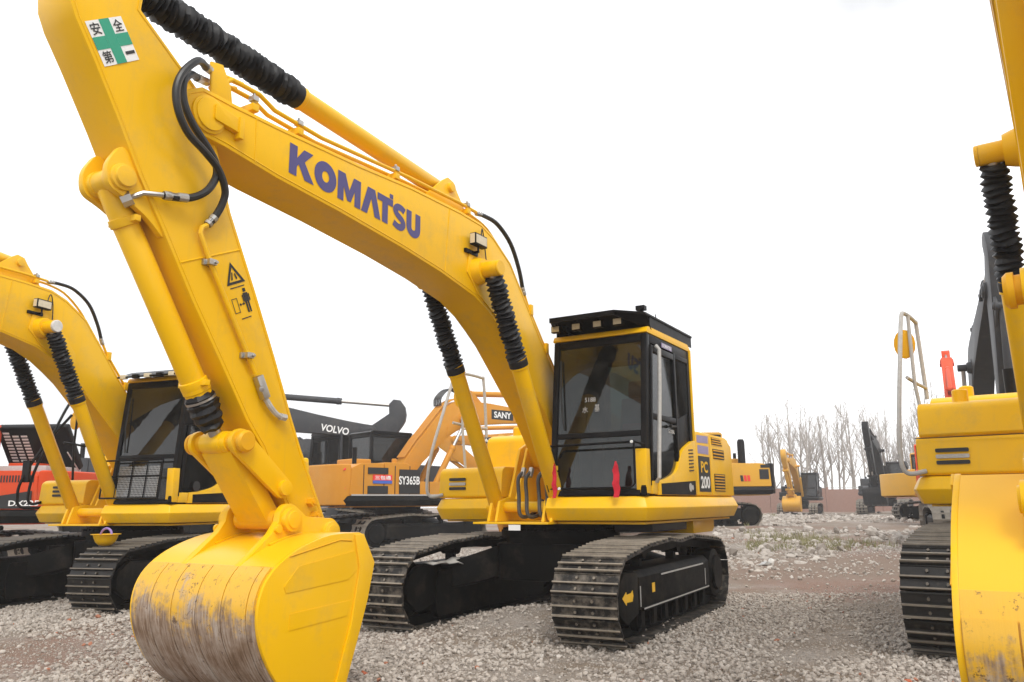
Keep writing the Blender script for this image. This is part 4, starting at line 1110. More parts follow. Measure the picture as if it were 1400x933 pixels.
# ================================================================ machines
def excavator(label, loc, yaw, cfg, name='excavator', group=None, cat='excavator'):
    root = empty(name, loc, yaw)
    sc = cfg.get('scale', 1.0); root.scale = (sc, sc, sc)
    tag(root, label, cat, group)
    U = Matrix.Translation((0, 0, cfg.get('zoff', 0))) @ Matrix.Rotation(cfg.get('dyaw', 0), 4, 'Z')
    lod = cfg.get('lod', 0)
    build_undercarriage(root, cfg.get('shoes', 'shoe_steel'), lod, 1.0, 'frame_black', cfg.get('arrow', False), cfg.get('shoe_w', 1.0))
    build_house(root, U, cfg)
    cabo, fx = build_cab(root, U, cfg)
    boom = arm = None; Tb = Ta = Tk = U
    if cfg.get('front', True):
        boom, arm, Tb, Ta, Tk = build_front(root, U, cfg)
        iU = U.inverted()
        for s in (1, -1):
            y = YC + s * .40
            rod = iU @ Tb @ Vector((2.06, y, 3.65)); base = Vector((.68, y, 1.27))
            L = (rod - base).length
            cylinder(root, 'boom_cylinder', base, rod, .088, U, 0 if lod else 19, L * .335, 'rubber', cfg.get('boom_mat', 'yellow'), L * .645)
            mb = MB(); mb.lathe(rod + Vector((0, s * .085, 0)), rod + Vector((0, s * .115, 0)), [(0, .082), (.8, .082), (1, .074)], 20); mb.build('pin_cap', cfg.get('cap_mat', cfg.get('boom_mat', 'yellow')), root, U, ang=20)
    return dict(root=root, U=U, cab=cabo, fx=fx, boom=boom, arm=arm, Tb=Tb, Ta=Ta, Tk=Tk)

def boom_pipes(m, mat='yellow', side=1, lamp=True):
    """two steel pipes along the boom top with clamps, then a hose over the bend"""
    root, T = m['boom'], m['Tb']
    ys = (YC + side * .19, YC + side * .11)
    for y, dz in zip(ys, (.10, .085)):
        mb = MB()
        pts = [(5.32, y, 4.20), (5.20, y, 4.20 + dz), (4.95, y, 4.20 + dz), (4.80, y, 4.14 + dz), (4.3, y, 4.12 + dz), (3.17, y, 4.19 + dz), (2.36, y, 4.215 + dz), (2.0, y, 4.21 + dz)]
        mb.tube(pts, .018, 8); mb.build('pipe', mat, root, T)
        mb = MB(); mb.tube([(1.06, y, 3.68), (.94, y, 3.50), (.63, y, 3.17), (.40, y, 2.94), (.1, y, 2.6)], .018, 8); mb.build('pipe', mat, root, T)
    y = ys[0]
    mb = MB(); mb.tube([(2.02, y, 4.30), (1.86, y, 4.32), (1.62, y + side * .01, 4.30), (1.36, y + side * .02, 4.15), (1.18, y + side * .02, 3.9), (1.06, y, 3.68)], .024, 8, None, 5); mb.build('hose', 'hose', root, T)
    mb = MB(); mb.tube([(2.0, ys[1], 4.295), (1.7, ys[1], 4.24), (1.40, ys[1], 4.04), (1.2, ys[1], 3.80), (1.06, ys[1], 3.66)], .016, 8, None, 4); mb.build('pipe', mat, root, T)
    for p, q in (((2.03, y, 4.30), (1.93, y, 4.32)), ((1.08, y, 3.72), (1.03, y, 3.63))):
        mb = MB(); mb.lathe(p, q, [(0, .022), (.1, .029), (.45, .029), (.5, .024), (.55, .029), (.9, .029), (1, .022)], 10); mb.build('hose_fitting', 'steel', root, T)
    for x, z in ((5.0, 4.12), (4.55, 4.12), (3.36, 4.18), (2.2, 4.215)):
        mb = MB(); mb.box(x - .03, x + .03, YC + min(side * .06, side * .22), YC + max(side * .06, side * .22), z + .02, z + .075); mb.build('clamp_base', mat, root, T, bevel=.004)
        mb = MB(); mb.box(x - .025, x + .025, y - .03, y + .03, z + .10, z + .14); mb.cyl((x, y, z + .13), (x, y, z + .165), .012, 6); mb.build('clamp', 'steel', root, T, bevel=.004)
    for x, z in ((.92, 3.42), (.56, 3.03)):
        mb = MB(); mb.box(x - .03, x + .03, y - .06, y + .04, z + .0, z + .12, Matrix.Translation((0, 0, 0))); mb.build('clamp', mat, root, T, bevel=.004)
    # work lamp on the boom side
    if not lamp: return
    yl = YC + side * .22
    mb = MB(); mb.box(2.03, 2.25, *sorted((yl + side * .04, yl + side * .11)), 3.885, 4.005); mb.cyl((2.14, yl, 3.83), (2.14, yl + side * .08, 3.83), .015, 8); mb.cyl((2.14, yl + side * .07, 3.82), (2.14, yl + side * .07, 3.89), .012, 8); mb.box(2.08, 2.30, *sorted((yl, yl + side * .03)), 3.80, 3.84)
    mb.build('boom_lamp', 'black_paint', root, T, bevel=.01)
    mb = MB(); mb.box(2.25, 2.256, *sorted((yl + side * .048, yl + side * .102)), 3.895, 3.995); mb.box(2.045, 2.235, *sorted((yl + side * .11, yl + side * .115)), 3.90, 3.99); mb.build('boom_lamp_lens', 'lamp_glass', root, T)
    mb = MB(); mb.tube([(2.08, yl + side * .07, 3.89), (2.05, yl + side * .05, 4.05), (2.0, yl + side * .03, 4.12), (1.95, yl + side * .02, 4.0), (1.95, yl + side * .05, 3.75)], .007, 6, None, 4); mb.build('lamp_wire', 'hose', root, T)

# ---------------------------------------------------------------- the front machine
main = excavator('large clean yellow excavator in the middle with blue lettering on its boom', (0, 0, 0), 0.0,
                 dict(dyaw=-.045, shoes='shoe_muddy', arrow=True), group=None)
root, U, Tb, Ta = main['root'], main['U'], main['Tb'], main['Ta']
roof_guard(root, main['cab'], U)
side_panels(root, U, {})
handrail(root, U)
boom_pipes(main)
# boom lettering
G, W = KOMA()
yb = YC + .2215
o0, o1, hgt = Vector((4.66, yb + .002, 3.785)), Vector((3.02, yb + .002, 3.705)), .245
rgt = (o1 - o0); Mk = plane_M(o0, rgt, rgt.cross(Vector((0, 1, 0))) * -1 if False else (0, 0, 1), rgt.length / W, hgt)
flat(main['boom'], 'lettering', 'blue_ink', [(v, f, Mk) for v, f in G], Tb)
# safety sticker at the arm's upper end
ya = YC + .1715
A0 = Vector((6.125, ya + .002, 3.945)); rx_ = Vector((5.90 - 6.12, 0, 4.10 - 3.94)).normalized(); uz = Vector((6.28 - 6.12, 0, 4.18 - 3.94)).normalized()
S = .27
mb = MB()
def q4(mb, a, b, c, d, off):
    mb.add([A0 + rx_ * x * S + uz * z * S + Vector((0, off, 0)) for x, z in ((a, b), (c, b), (c, d), (a, d))], [(0, 1, 2, 3)])
q4(mb, 0, 0, 1, 1, 0); st = mb.build('sticker', 'white', main['arm'], Ta)
mb = MB(); q4(mb, .36, 0, .64, 1, .002); q4(mb, 0, .36, .358, .64, .002); q4(mb, .642, .36, 1, .64, .002); mb.build('sticker_cross', 'green', main['arm'], Ta)
for ch, x, z in (('安', .06, .68), ('全', .68, .68), ('第', .06, .05), ('一', .70, .16)):
    vs_, fs_ = text_geo(ch, .012)
    if vs_:
        h_ = .07 if ch == '一' else .27
        flat(main['arm'], 'sticker_character', 'black_ink', [(vs_, fs_, plane_M(A0 + rx_ * x * S + uz * z * S + Vector((0, .003, 0)), rx_, uz, .26 * S, h_ * S))], Ta)
# warning pictograms half-way down the arm
ax_ = (Vector((4.65, 0, 2.37)) - Vector((5.12, 0, 3.33))).normalized(); rr_ = Vector((0, 1, 0)).cross(ax_)
rr_ = Vector((-abs(rr_.x), 0, -rr_.z if rr_.x > 0 else rr_.z)) ; upx = -ax_
W0 = Vector((5.115, ya + .002, 2.79))
def wp(x, z): return W0 + rr_ * x + upx * z
mb = MB()
tri = [(0.0, 0), (.17, 0), (.085, .155)]; tin = [(.03, .018), (.14, .018), (.085, .118)]
mb.add([wp(*p) for p in tri + tin], [(0, 1, 4, 3), (1, 2, 5, 4), (2, 0, 3, 5)])
mb.add([wp(*p) for p in [(.05, .03), (.065, .03), (.08, .08), (.072, .085)]], [(0, 1, 2, 3)]); mb.add([wp(*p) for p in [(.095, .03), (.11, .035), (.10, .075), (.09, .07)]], [(0, 1, 2, 3)])
mb.build('warning_triangle', 'black_ink', main['arm'], Ta)
mb = MB()
def rect(a, b, c, d): mb.add([wp(*p) for p in ((a, b), (c, b), (c, d), (a, d))], [(0, 1, 2, 3)])
for a, b, c, d in ((.0, -.20, .05, -.195), (.0, -.10, .05, -.095), (.0, -.195, .005, -.10), (.045, -.195, .05, -.10), (.06, -.15, .105, -.144), (.115, -.215, .130, -.14), (.136, -.215, .151, -.14), (.112, -.14, .155, -.075), (.10, -.135, .110, -.085), (.157, -.135, .167, -.085), (.12, -.068, .146, -.042), (.02, -.027, .15, -.020), (.04, -.25, .13, -.243)):
    rect(a, b, c, d)
mb.add([wp(*p) for p in ((.055, -.147), (.072, -.135), (.072, -.159))], [(0, 1, 2)]); mb.add([wp(*p) for p in ((.11, -.147), (.093, -.135), (.093, -.159))], [(0, 1, 2)])
mb.build('warning_pictogram', 'black_ink', main['arm'], Ta)
# hoses hanging round the nose
armo = main['arm']
hA = [(5.36, .10, 4.30), (5.48, .20, 4.24), (5.60, .28, 4.20), (5.71, .29, 4.06), (5.75, .29, 3.92), (5.72, .29, 3.78), (5.63, .28, 3.67), (5.49, .27, 3.60), (5.36, .25, 3.53), (5.27, .22, 3.42), (5.26, .19, 3.33), (5.29, .16, 3.23), (5.33, .14, 3.165)]
hB = [(5.34, .04, 4.24), (5.50, .14, 4.17), (5.59, .20, 4.13), (5.66, .23, 4.03), (5.645, .23, 3.90), (5.57, .23, 3.78), (5.44, .23, 3.66), (5.36, .22, 3.58), (5.345, .21, 3.48), (5.41, .20, 3.36), (5.53, .18, 3.28), (5.69, .16, 3.25)]
for h in (hA, hB):
    mb = MB(); mb.tube(h[1:], .0255, 10, None, 6); mb.build('arm_hose', 'hose', root, Tb)
    for a, b in ((h[0], h[1]), (h[-1], h[-2])):
        a, b = Vector(a), Vector(b)
        mb = MB(); mb.lathe(a, a.lerp(b, 1.0) if a is Vector(h[0]) else b, [(0, .02), (.05, .030), (.3, .030), (.35, .025), (.6, .025), (.62, .030), (1, .030)], 10); mb.build('hose_fitting', 'steel', root, Tb)
mb = MB(); mb.tube([(5.69, .16, 3.25), (5.80, .12, 3.235), (5.88, .06, 3.18)], .018, 8); mb.lathe((5.85, .08, 3.20), (5.89, .04, 3.17), [(0, .05), (1, .05)], 8); mb.build('elbow', 'steel', root, Ta)
mb = MB(); mb.prism([(5.20, 4.10), (5.38, 4.08), (5.40, 4.34), (5.30, 4.36), (5.22, 4.22)], .13, .15); mb.build('hose_bracket', 'yellow', main['boom'], Tb, bevel=.004)
mb = MB(); mb.tube([(5.36, .10, 4.30), (5.1, .12, 4.31)], .02, 8); mb.tube([(5.34, .04, 4.24), (5.1, .05, 4.30)], .018, 8); mb.build('pipe', 'yellow', main['boom'], Tb)
mb = MB(); mb.tube([(5.335, .145, 3.16), (5.375, .145, 3.13), (5.385, .145, 3.09), (5.30, .145, 2.93), (5.02, .145, 2.48), (4.85, .145, 2.21)], .018, 8); mb.build('arm_pipe', 'yellow', armo, Ta)
for x, z in ((5.29, 2.91), (4.93, 2.33)):
    mb = MB(); mb.box(x - .045, x + .045, .112, .135, z - .02, z + .02, ); mb.box(x - .03, x + .03, .135, .18, z - .02, z + .02); mb.cyl((x - .02, .18, z), (x - .02, .195, z), .012, 6); mb.build('clamp', 'steel', armo, Ta, bevel=.004)
mb = MB(); mb.bar((4.83, .145, 2.20), (4.75, .145, 2.05), .05, .06); mb.cyl((4.79, .14, 2.12), (4.83, .19, 2.10), .02, 8); mb.build('valve', 'steel', armo, Ta, bevel=.006)
mb = MB(); mb.tube([(4.75, .145, 2.05), (4.70, .15, 1.99), (4.64, .15, 1.945), (4.58, .15, 1.93)], .020, 8, None, 3); mb.lathe((4.61, .15, 1.935), (4.56, .15, 1.93), [(0, .027), (1, .027)], 6); mb.build('valve_elbow', 'grey_wrap', armo, Ta)
# cab front guard with ribbons, grab rail, badge
cab = main['cab']
mb = MB()
mb.tube([(.86, .32, 1.43), (.90, .32, 1.50), (.92, .33, 1.88), (.92, .36, 1.915), (.92, 1.36, 1.925), (.80, 1.41, 1.90)], .013, 8)
mb.tube([(.88, .34, 1.46), (.88, 1.28, 1.46), (.88, 1.33, 1.50), (.90, 1.34, 1.92)], .011, 8)
mb.build('front_guard', 'black_paint', cab, U)
for y, z in ((.34, 1.90), (1.33, 1.925), (.48, 1.46)):
    mb = MB(); mb.lathe((.93, y, z), (.945, y, z), [(0, .017), (1, .014)], 10); mb.build('guard_bolt', 'white', cab, U)
mb = MB()
for k in range(4): mb.box(.80, .812, .335, .40, 1.45 + k * .07, 1.50 + k * .07)
mb.build('reflector', 'yellow', cab, U)
def ribbon(y, z0, z1, w, x=.95):
    mb = MB(); n = 9; vs = []
    for i in range(n):
        t = i / (n - 1); ww = w * (.25 + .75 * math.sin(min(1, t * 1.8) * math.pi / 2)) * (1 - .25 * t)
        for s in (-1, 0, 1): vs.append((x + .012 * math.sin(i * 1.7 + s), y + s * ww / 2 + .006 * math.sin(i * 2.2), z1 + (z0 - z1) * t))
    mb.add(vs, [(i * 3 + k, i * 3 + k + 1, i * 3 + k + 4, i * 3 + k + 3) for i in range(n - 1) for k in (0, 1)])
    mb.add([(a - .008, b, c) for a, b, c in vs], [(i * 3 + k, i * 3 + k + 3, i * 3 + k + 4, i * 3 + k + 1) for i in range(n - 1) for k in (0, 1)])
    o = mb.build('ribbon', 'red_cloth', None, U)
    return o
r1 = ribbon(1.15, 1.36, 1.73, .085); tag(r1, 'bright red ribbon tied to the cab front guard, the wider one on the right', 'ribbon', 'red ribbons on the cab guard')
r2 = ribbon(.43, 1.36, 1.74, .06); tag(r2, 'narrow red ribbon tied to the cab guard beside the boom', 'ribbon', 'red ribbons on the cab guard')
mb = MB(); mb.tube([(.60, 1.46, 1.52), (.63, 1.50, 1.56), (.60, 1.50, 1.8), (.50, 1.50, 2.5), (.46, 1.50, 2.95), (.46, 1.46, 3.0)], .022, 8); mb.build('grab_rail', 'grey_wrap', cab, U)
mb = MB(); mb.box(-.10, .22, 1.436, 1.445, 3.02, 3.075); mb.build('maker_plate', 'label_violet', cab, U)
vs_, fs_ = text_geo('KOMATSU', .02); flat(cab, 'lettering', 'white', [(vs_, fs_, plane_M((.20, 1.447, 3.03), (-1, 0, 0), (0, 0, 1), .28, .035))], U)
vs_, fs_ = text_geo('GLOBAL', .02); flat(cab, 'lettering', 'white', [(vs_, fs_, plane_M((.06, 1.4195, 2.07), (-1, 0, 0), (0, 0, 1), .20, .045))], U)
fx = main['fx']
for s_, y_, z_, w_, h_ in (('5188', .70, 2.40, .13, .05), ('水', .67, 2.28, .07, .07), ('基', .82, 2.29, .06, .08)):
    vs_, fs_ = text_geo(s_)
    if vs_: flat(cab, 'chalk_writing', 'grey_wrap', [(vs_, fs_, plane_M((fx(z_) - .012, y_, z_), (0, 1, 0), (-.1, 0, 1), w_, h_))], U)
mb = MB(); mb.lathe((-.50, 1.455, 1.475), (-.50, 1.458, 1.475), [(0, .05), (1, .05)], 16); mb.lathe((-.58, 1.4550, 1.475), (-.58, 1.4575, 1.475), [(0, .03), (1, .03)], 16); mb.build('round_label', 'grey_wrap', cab, U)
# vent slots of the tool box
for k in range(3):
    mb = MB(); mb.prismX(rounded([(-1.27, 1.475 + k * .055), (-1.03, 1.475 + k * .055), (-1.03, 1.51 + k * .055), (-1.27, 1.51 + k * .055)], .012), .492, .503); mb.build('vent_slot', 'black_ink' if k != 1 else 'grey_wrap', root, U)
# small white notice under the deck
mb = MB(); mb.box(.981, .984, -.13, .02, 1.02, 1.08); mb.build('notice', 'white', root, U)
mb = MB(); mb.prism([(-1.15, .93), (-1.15, 1.08), (-2.0, 1.08), (-2.0, .98), (-1.92, .93)], .55, 1.25); mb.build('belly_cover', 'yellow', root, U, bevel=.012)
mb = MB(); mb.box(-1.05, .10, .74, 1.20, .985, 1.08); mb.build('belly_plate', 'dark_grey', root, U, bevel=.012)
# torn film on the far track frame
def film(label, pts):
    mb = MB(); n = len(pts) // 2
    mb.add(pts, [(i, i + 1, n + i + 1, n + i) for i in range(n - 1)]); mb.add([(a, b, c - .006) for a, b, c in pts], [(n + i, n + i + 1, i + 1, i) for i in range(n - 1)])
    o = mb.build('torn_film', 'film'); tag(o, label, 'plastic film', 'scraps of film on the far track'); return o
rf = random.Random(5)
film('crumpled pale plastic film lying along the far track frame near its front', [(1.52 - .12 * k, -.80 + rf.uniform(-.02, .02), .66 + rf.uniform(-.02, .03)) for k in range(7)] + [(1.50 - .12 * k, -.95, .70 + rf.uniform(-.02, .02)) for k in range(7)])
film('flat scrap of pale film under the far track top run', [(.62 - .1 * k, -.78 + rf.uniform(-.02, .02), .685 + rf.uniform(-.01, .02)) for k in range(6)] + [(.62 - .1 * k, -.95, .70 + rf.uniform(-.01, .02)) for k in range(6)])

# ---------------------------------------------------------------- yellow machine on the left
left = excavator('yellow excavator at the left with a mesh guard over its cab front', (.86, -6.52, -.01), .21,
                 dict(dyaw=-.075, db=R(1), shoes='shoe_black', scale=.98, cap_mat='film', hoses=False))
Lr, LU = left['root'], left['U']
side_pl = MB()
boom_pipes(left)
handrail(Lr, LU, 'black_paint')
# visor with lamps and mesh guard
mb = MB(); mb.prism(rounded([(.90, 3.17), (.62, 3.28), (.20, 3.30), (.20, 3.275), (.62, 3.25), (.88, 3.15)], .02), .34, 1.40); mb.build('visor', 'black_paint', left['cab'], LU, bevel=.006)
for k in range(5):
    mb = MB(); mb.box(.84, .90, .40 + k * .22, .50 + k * .22, 3.14, 3.20); mb.build('visor_lamp', 'lamp_glass' if k % 2 == 0 else 'black_paint', left['cab'], LU, bevel=.01)
mb = MB()
gx = lambda z: left['fx'](z) + .10
for z in (1.46, 1.76, 1.98): mb.tube([(gx(z), .24, z), (gx(z), 1.28, z)], .013, 6)
for y in (.24, .5, .76, 1.02, 1.28): mb.tube([(gx(1.46), y, 1.46), (gx(1.98), y, 1.98)], .013 if y in (.24, 1.28) else .007, 6)
mb.build('front_guard', 'black_paint', left['cab'], LU)
mb = MB()
for k in range(18): z = 1.47 + k * .024; mb.bar((gx(z) - .01, .52, z), (gx(z) - .01, 1.24, z), .004, .004)
for k in range(30): y = .53 + k * .024; mb.bar((gx(1.46) - .01, y, 1.46), (gx(1.90) - .01, y, 1.90), .004, .004)
mb.build('guard_mesh', 'steel', left['cab'], LU)
mb = MB(); mb.box(.72, .76, 1.50, 1.66, 2.45, 2.75); mb.tube([(.66, 1.42, 2.85), (.74, 1.56, 2.85), (.74, 1.58, 2.6)], .014, 6); mb.build('side_mirror', 'black_paint', left['cab'], LU, bevel=.02)
mb = MB(); mb.lathe((.28, 1.45, 1.56), (.28, 1.458, 1.56), [(0, .07), (1, .07)], 20, Matrix.Translation((.1, 0, .06))); mb.build('speaker_hole', 'black_ink', left['cab'], LU)
mb = MB(); mb.tube([(.46, -1.40, 1.34), (.66, -1.58, 1.35), (.70, -1.62, 1.5), (.66, -1.62, 1.75), (.40, -1.58, 2.25), (.0, -1.5, 2.8)], .022, 8, None, 4); mb.box(.60, .64, -1.66, -1.52, 1.72, 2.05); mb.build('mirror_arm', 'black_paint', Lr, LU)
for k in range(3):
    mb = MB(); mb.prismX(rounded([(-1.15, 1.50 + k * .06), (-.92, 1.50 + k * .06), (-.92, 1.535 + k * .06), (-1.15, 1.535 + k * .06)], .012), .492, .503); mb.build('vent_slot', 'black_ink', Lr, LU)
# hood grilles and door seam of the left machine
ys = 1.432
for z0, z1 in ((1.98, 2.11), (1.80, 1.93)):
    mb = MB(); mb.prism([(-1.30, z0), (-1.25, z1), (-1.72, z1), (-1.78, z0)], ys, ys + .004); gro = mb.build('grille_recess', 'black_ink', Lr, LU)
    for k in range(5):
        z = z0 + .013 + k * .026
        mb = MB(); mb.box(-1.74, -1.29, ys + .004, ys + .016, z - .009, z + .009); mb.build('grille_slat', 'yellow', Lr, LU)
mb = MB(); mb.box(-1.935, -1.925, ys, ys + .003, 1.39, 2.12); mb.box(-1.10, -1.09, ys, ys + .003, 1.39, 2.12); mb.build('door_seam', 'black_ink', Lr, LU)
# upturned hard hat on the left machine's track
hat = empty('hard_hat', (.0, 0, 0)); tag(hat, 'upturned yellow hard hat with a purple strap resting on a track', 'hard hat')
_hp = left['root'].matrix_basis @ Vector((1.60, .96, .85)); hx, hy, hz = _hp
hat.location = (hx, hy, hz)
mb = MB(); prof = [(.0, .02), (.10, .07), (.35, .105), (.7, .125), (.95, .135), (.96, .16), (1.0, .16), (1.0, .128), (.7, .115), (.35, .095), (.12, .06), (.03, .0)]
mb.lathe((0, 0, 0), (0, 0, .15), prof, 20); mb.build('shell', 'yellow', hat, Matrix.Diagonal((1.15, 1, 1, 1)))
mb = MB(); mb.tube([(.0, -.11, .14), (.0, -.06, .20), (0, .02, .22), (0, .09, .19), (0, .11, .14)], .014, 6, None, 3); mb.build('strap', 'purple', hat)

# ---------------------------------------------------------------- yellow machine at the right edge
right = excavator('yellow excavator cut off by the right edge of the picture', (-.92, 5.53, 0), -.124,
                  dict(shoes='shoe_black', scale=1.13, shoe_w=.80, db=R(3), da=R(2), dk=R(-38), wear=.10))
Rr, RU = right['root'], right['U']
handrail(Rr, RU)
boom_pipes(right, 'yellow', -1, False)
for k in range(3):
    mb = MB(); mb.prismX(rounded([(-1.27, 1.475 + k * .055), (-1.0, 1.475 + k * .055), (-1.0, 1.51 + k * .055), (-1.27, 1.51 + k * .055)], .012), .492, .503); mb.build('vent_slot', 'black_ink' if k != 1 else 'grey_wrap', Rr, RU)
mb = MB(); mb.box(.485, .500, -1.43, -.53, 1.715, 1.722); mb.build('lid_seam', 'black_ink', Rr, RU)
mb = MB(); mb.prism(rounded([(.46, 1.73), (.40, 2.02), (.30, 2.06), (-.6, 2.06), (-.6, 1.73)], .05), -1.40, -.54); mb.build('upper_box', 'yellow', Rr, RU, bevel=.04, seg=3)
mb = MB(); mb.lathe((.1, -1.06, 2.05), (.1, -1.06, 2.19), [(0, .07), (.92, .07), (1, .055)], 18); mb.build('filler_cap', 'yellow', Rr, RU)

# ---------------------------------------------------------------- machines behind
def put(u, v, zlift=True):
    x, y = from_uv(u, v)
    return (x, y, float(height(x, y)) if zlift else 0.0)
face = lambda hu, hv: math.atan2(RH[1] * hu + FH[1] * hv, RH[0] * hu + FH[0] * hv)
def side_text(m, part, s, mat, x0, z0, w, h, side, T, y=None, bold=.02):
    yy = (YC + side * .2245) if y is None else y
    vs_, fs_ = text_geo(s, bold)
    if vs_: flat(m[part] if part else m['root'], 'lettering', mat, [(vs_, fs_, plane_M((x0, yy, z0), (-side, 0, 0), (0, 0, 1), w, h))], T)
# orange machine seen from behind
sany = excavator('orange excavator seen from behind with pipes along its raised boom', put(-3.6, 25.5), face(.74, .67),
                 dict(body='orange', boom_mat='orange', skirt='frame_black', lod=1, scale=1.12, shoes='shoe_black', cab_body='black_paint'))
for k in range(5):
    y = YC - .16 + k * .08
    mb = MB(); mb.tube([(1.90, y, 4.26), (1.70, y, 4.20), (1.36, y, 4.02), (1.05, y, 3.68), (.70, y, 3.28), (.40, y, 2.96), (.0, y, 2.45)], .022, 6); mb.build('pipe', 'orange', sany['boom'], sany['Tb'])
    mb = MB(); mb.tube([(2.3, y, 4.28), (2.0, y - .02, 4.50), (1.6, y - .02, 4.52), (1.3, y, 4.25), (1.28, y, 4.0)], .022, 6, None, 4); mb.build('hose', 'hose', sany['boom'], sany['Tb'])
mb = MB(); mb.prism([(3.2, 3.72), (3.2, 4.02), (4.1, 4.02), (4.1, 3.72)], YC - .2245, YC - .221); mb.build('name_plate', 'black_ink', sany['boom'], sany['Tb'])
side_text(sany, 'boom', 'SANY', 'white', 3.30, 3.77, .72, .2, -1, sany['Tb'], YC - .227, .03)
sU = sany['U']
yp = -1.43
for z0, z1 in ((1.42, 1.62), (1.92, 2.08)):
    mb = MB(); mb.prism([(-1.9, z0), (-1.9, z1), (-1.3, z1), (-1.3, z0)], yp - .012, yp + .01); mb.build('vent', 'black_ink', sany['root'], sU)
mb = MB(); mb.prism([(-1.75, 1.76), (-1.75, 1.9), (-1.18, 1.9), (-1.18, 1.76)], yp - .012, yp + .01); mb.build('sign', 'decal_red', sany['root'], sU)
mb = MB(); mb.prism([(-1.75, 1.68), (-1.75, 1.758), (-1.18, 1.758), (-1.18, 1.68)], yp - .012, yp + .01); mb.build('sign', 'decal_blue', sany['root'], sU)
side_text(sany, None, '三包通', 'white', -1.70, 1.78, .48, .1, -1, sU, yp - .014)
mb = MB(); mb.prism([(-.95, 1.42), (-.95, 2.05), (-.30, 2.05), (-.30, 1.42)], yp - .012, yp + .01); mb.build('sign', 'black_ink', sany['root'], sU)
side_text(sany, None, 'SY365B', 'white', -.97, 1.66, .66, .22, -1, sU, yp - .014, .02)
for x in (-2.02, -1.08, -.62, .02):
    mb = MB(); mb.box(x - .008, x + .008, yp - .004, yp + .01, 1.40, 2.14); mb.build('panel_gap', 'black_ink', sany['root'], sU)
mb = MB(); mb.box(-2.36, .45, yp - .010, yp + .01, 1.375, 1.41); mb.build('rub_strip', 'grey_wrap', sany['root'], sU)
for z, x in ((2.0, -2.55), (1.55, -2.5)):
    mb = MB(); mb.prism([(x, z), (x + .05, z + .06), (x + .30, z + .08), (x + .22, z + .01)], -1.33, -1.29); mb.build('paint_mark', 'decal_red', sany['root'], sU)
# dark grey machine far left of it with a long boom
volvo = excavator('dark grey excavator boom with white lettering behind the left machine', put(-13.4, 31.0), face(1, .05),
                  dict(body='dark_grey', boom_mat='dark_grey', lod=1, db=R(-10), da=R(8), scale=1.38, shoes='shoe_black'))
side_text(volvo, 'boom', 'VOLVO', 'white', 4.05, 3.72, .80, .20, -1, volvo['Tb'], YC - .227, .025)
black2 = excavator('black excavator with a grey hood behind the orange one', put(-6.3, 33.0), face(-.8, .6),
                   dict(body='dark_grey', boom_mat='dark_grey', lod=1, db=R(-24), da=R(10), scale=1.28, shoes='shoe_black'))
orange2 = excavator('second orange excavator behind, its arm hanging straight down', put(3.1, 36.0), face(-1, 0),
                    dict(body='orange', boom_mat='orange', lod=1, da=R(-22), scale=1.05, shoes='shoe_black'))
mb = MB(); mb.prism([(4.4, 3.78), (4.4, 4.03), (3.5, 4.03), (3.5, 3.76)], YC + .221, YC + .2245); mb.build('name_plate', 'black_ink', orange2['boom'], orange2['Tb'])
side_text(orange2, 'boom', 'SANY', 'white', 4.3, 3.8, .72, .18, 1, orange2['Tb'], YC + .227, .03)
# red machine at the left with its hood open
dx = excavator('red excavator at the left edge with its engine hood propped open', put(-11.1, 16.6), face(-1, .03),
               dict(body='red', boom_mat='red', skirt='frame_black', lod=1, db=R(-5), scale=.93, shoes='shoe_black', cab_mat='red'))
dU = dx['U']
hd = Matrix.Translation((-.75, .2, 2.18)) @ Matrix.Rotation(R(-52), 4, 'X')
hd = Matrix.Translation((-1.45, -.30, 2.22)) @ Matrix.Rotation(R(52), 4, 'X')
mb = MB(); mb.box(-.80, .80, .0, 1.15, .0, .16); lid = mb.build('open_hood', 'black_paint', dx['root'], dU @ hd, bevel=.05, seg=3)
for r_ in range(3):
    for k in range(11 if r_ else 12):
        mb = MB(); mb.box(.66 - r_ * .19 - .14, .66 - r_ * .19, .10 + k * .08, .145 + k * .08, -.006, -.002); mb.build('slot_sky', 'white', lid, dU @ hd)  # white boxes paint the bright sky showing through the lid's slots
mb = MB(); mb.tube([(-2.2, -.4, 2.15), (-2.2, .2, 2.6)], .015, 6); mb.box(-2.2, -.9, -.4, .9, 2.15, 2.28); mb.build('engine', 'grey_wrap', dx['root'], dU, bevel=.03)
mb = MB(); mb.prism([(-.6, 1.40), (-.75, 1.53), (-2.3, 1.75), (-2.3, 1.40)], 1.45, 1.456); mb.build('stripe', 'black_ink', dx['root'], dU)
mb = MB(); mb.prism([(-.55, 1.40), (-.70, 1.56), (-1.6, 1.665), (-1.6, 1.63), (-.76, 1.525), (-.63, 1.40)], 1.452, 1.458); mb.build('stripe', 'white', dx['root'], dU)
side_text(dx, None, 'DX225', 'white', -1.85, 1.45, .62, .11, 1, dU, 1.462)
for k in range(18):
    mb = MB(); mb.box(-2.30 + k * .06, -2.27 + k * .06, 1.43, 1.434, 1.92, 2.06); mb.build('louvre', 'black_ink', dx['root'], dU)
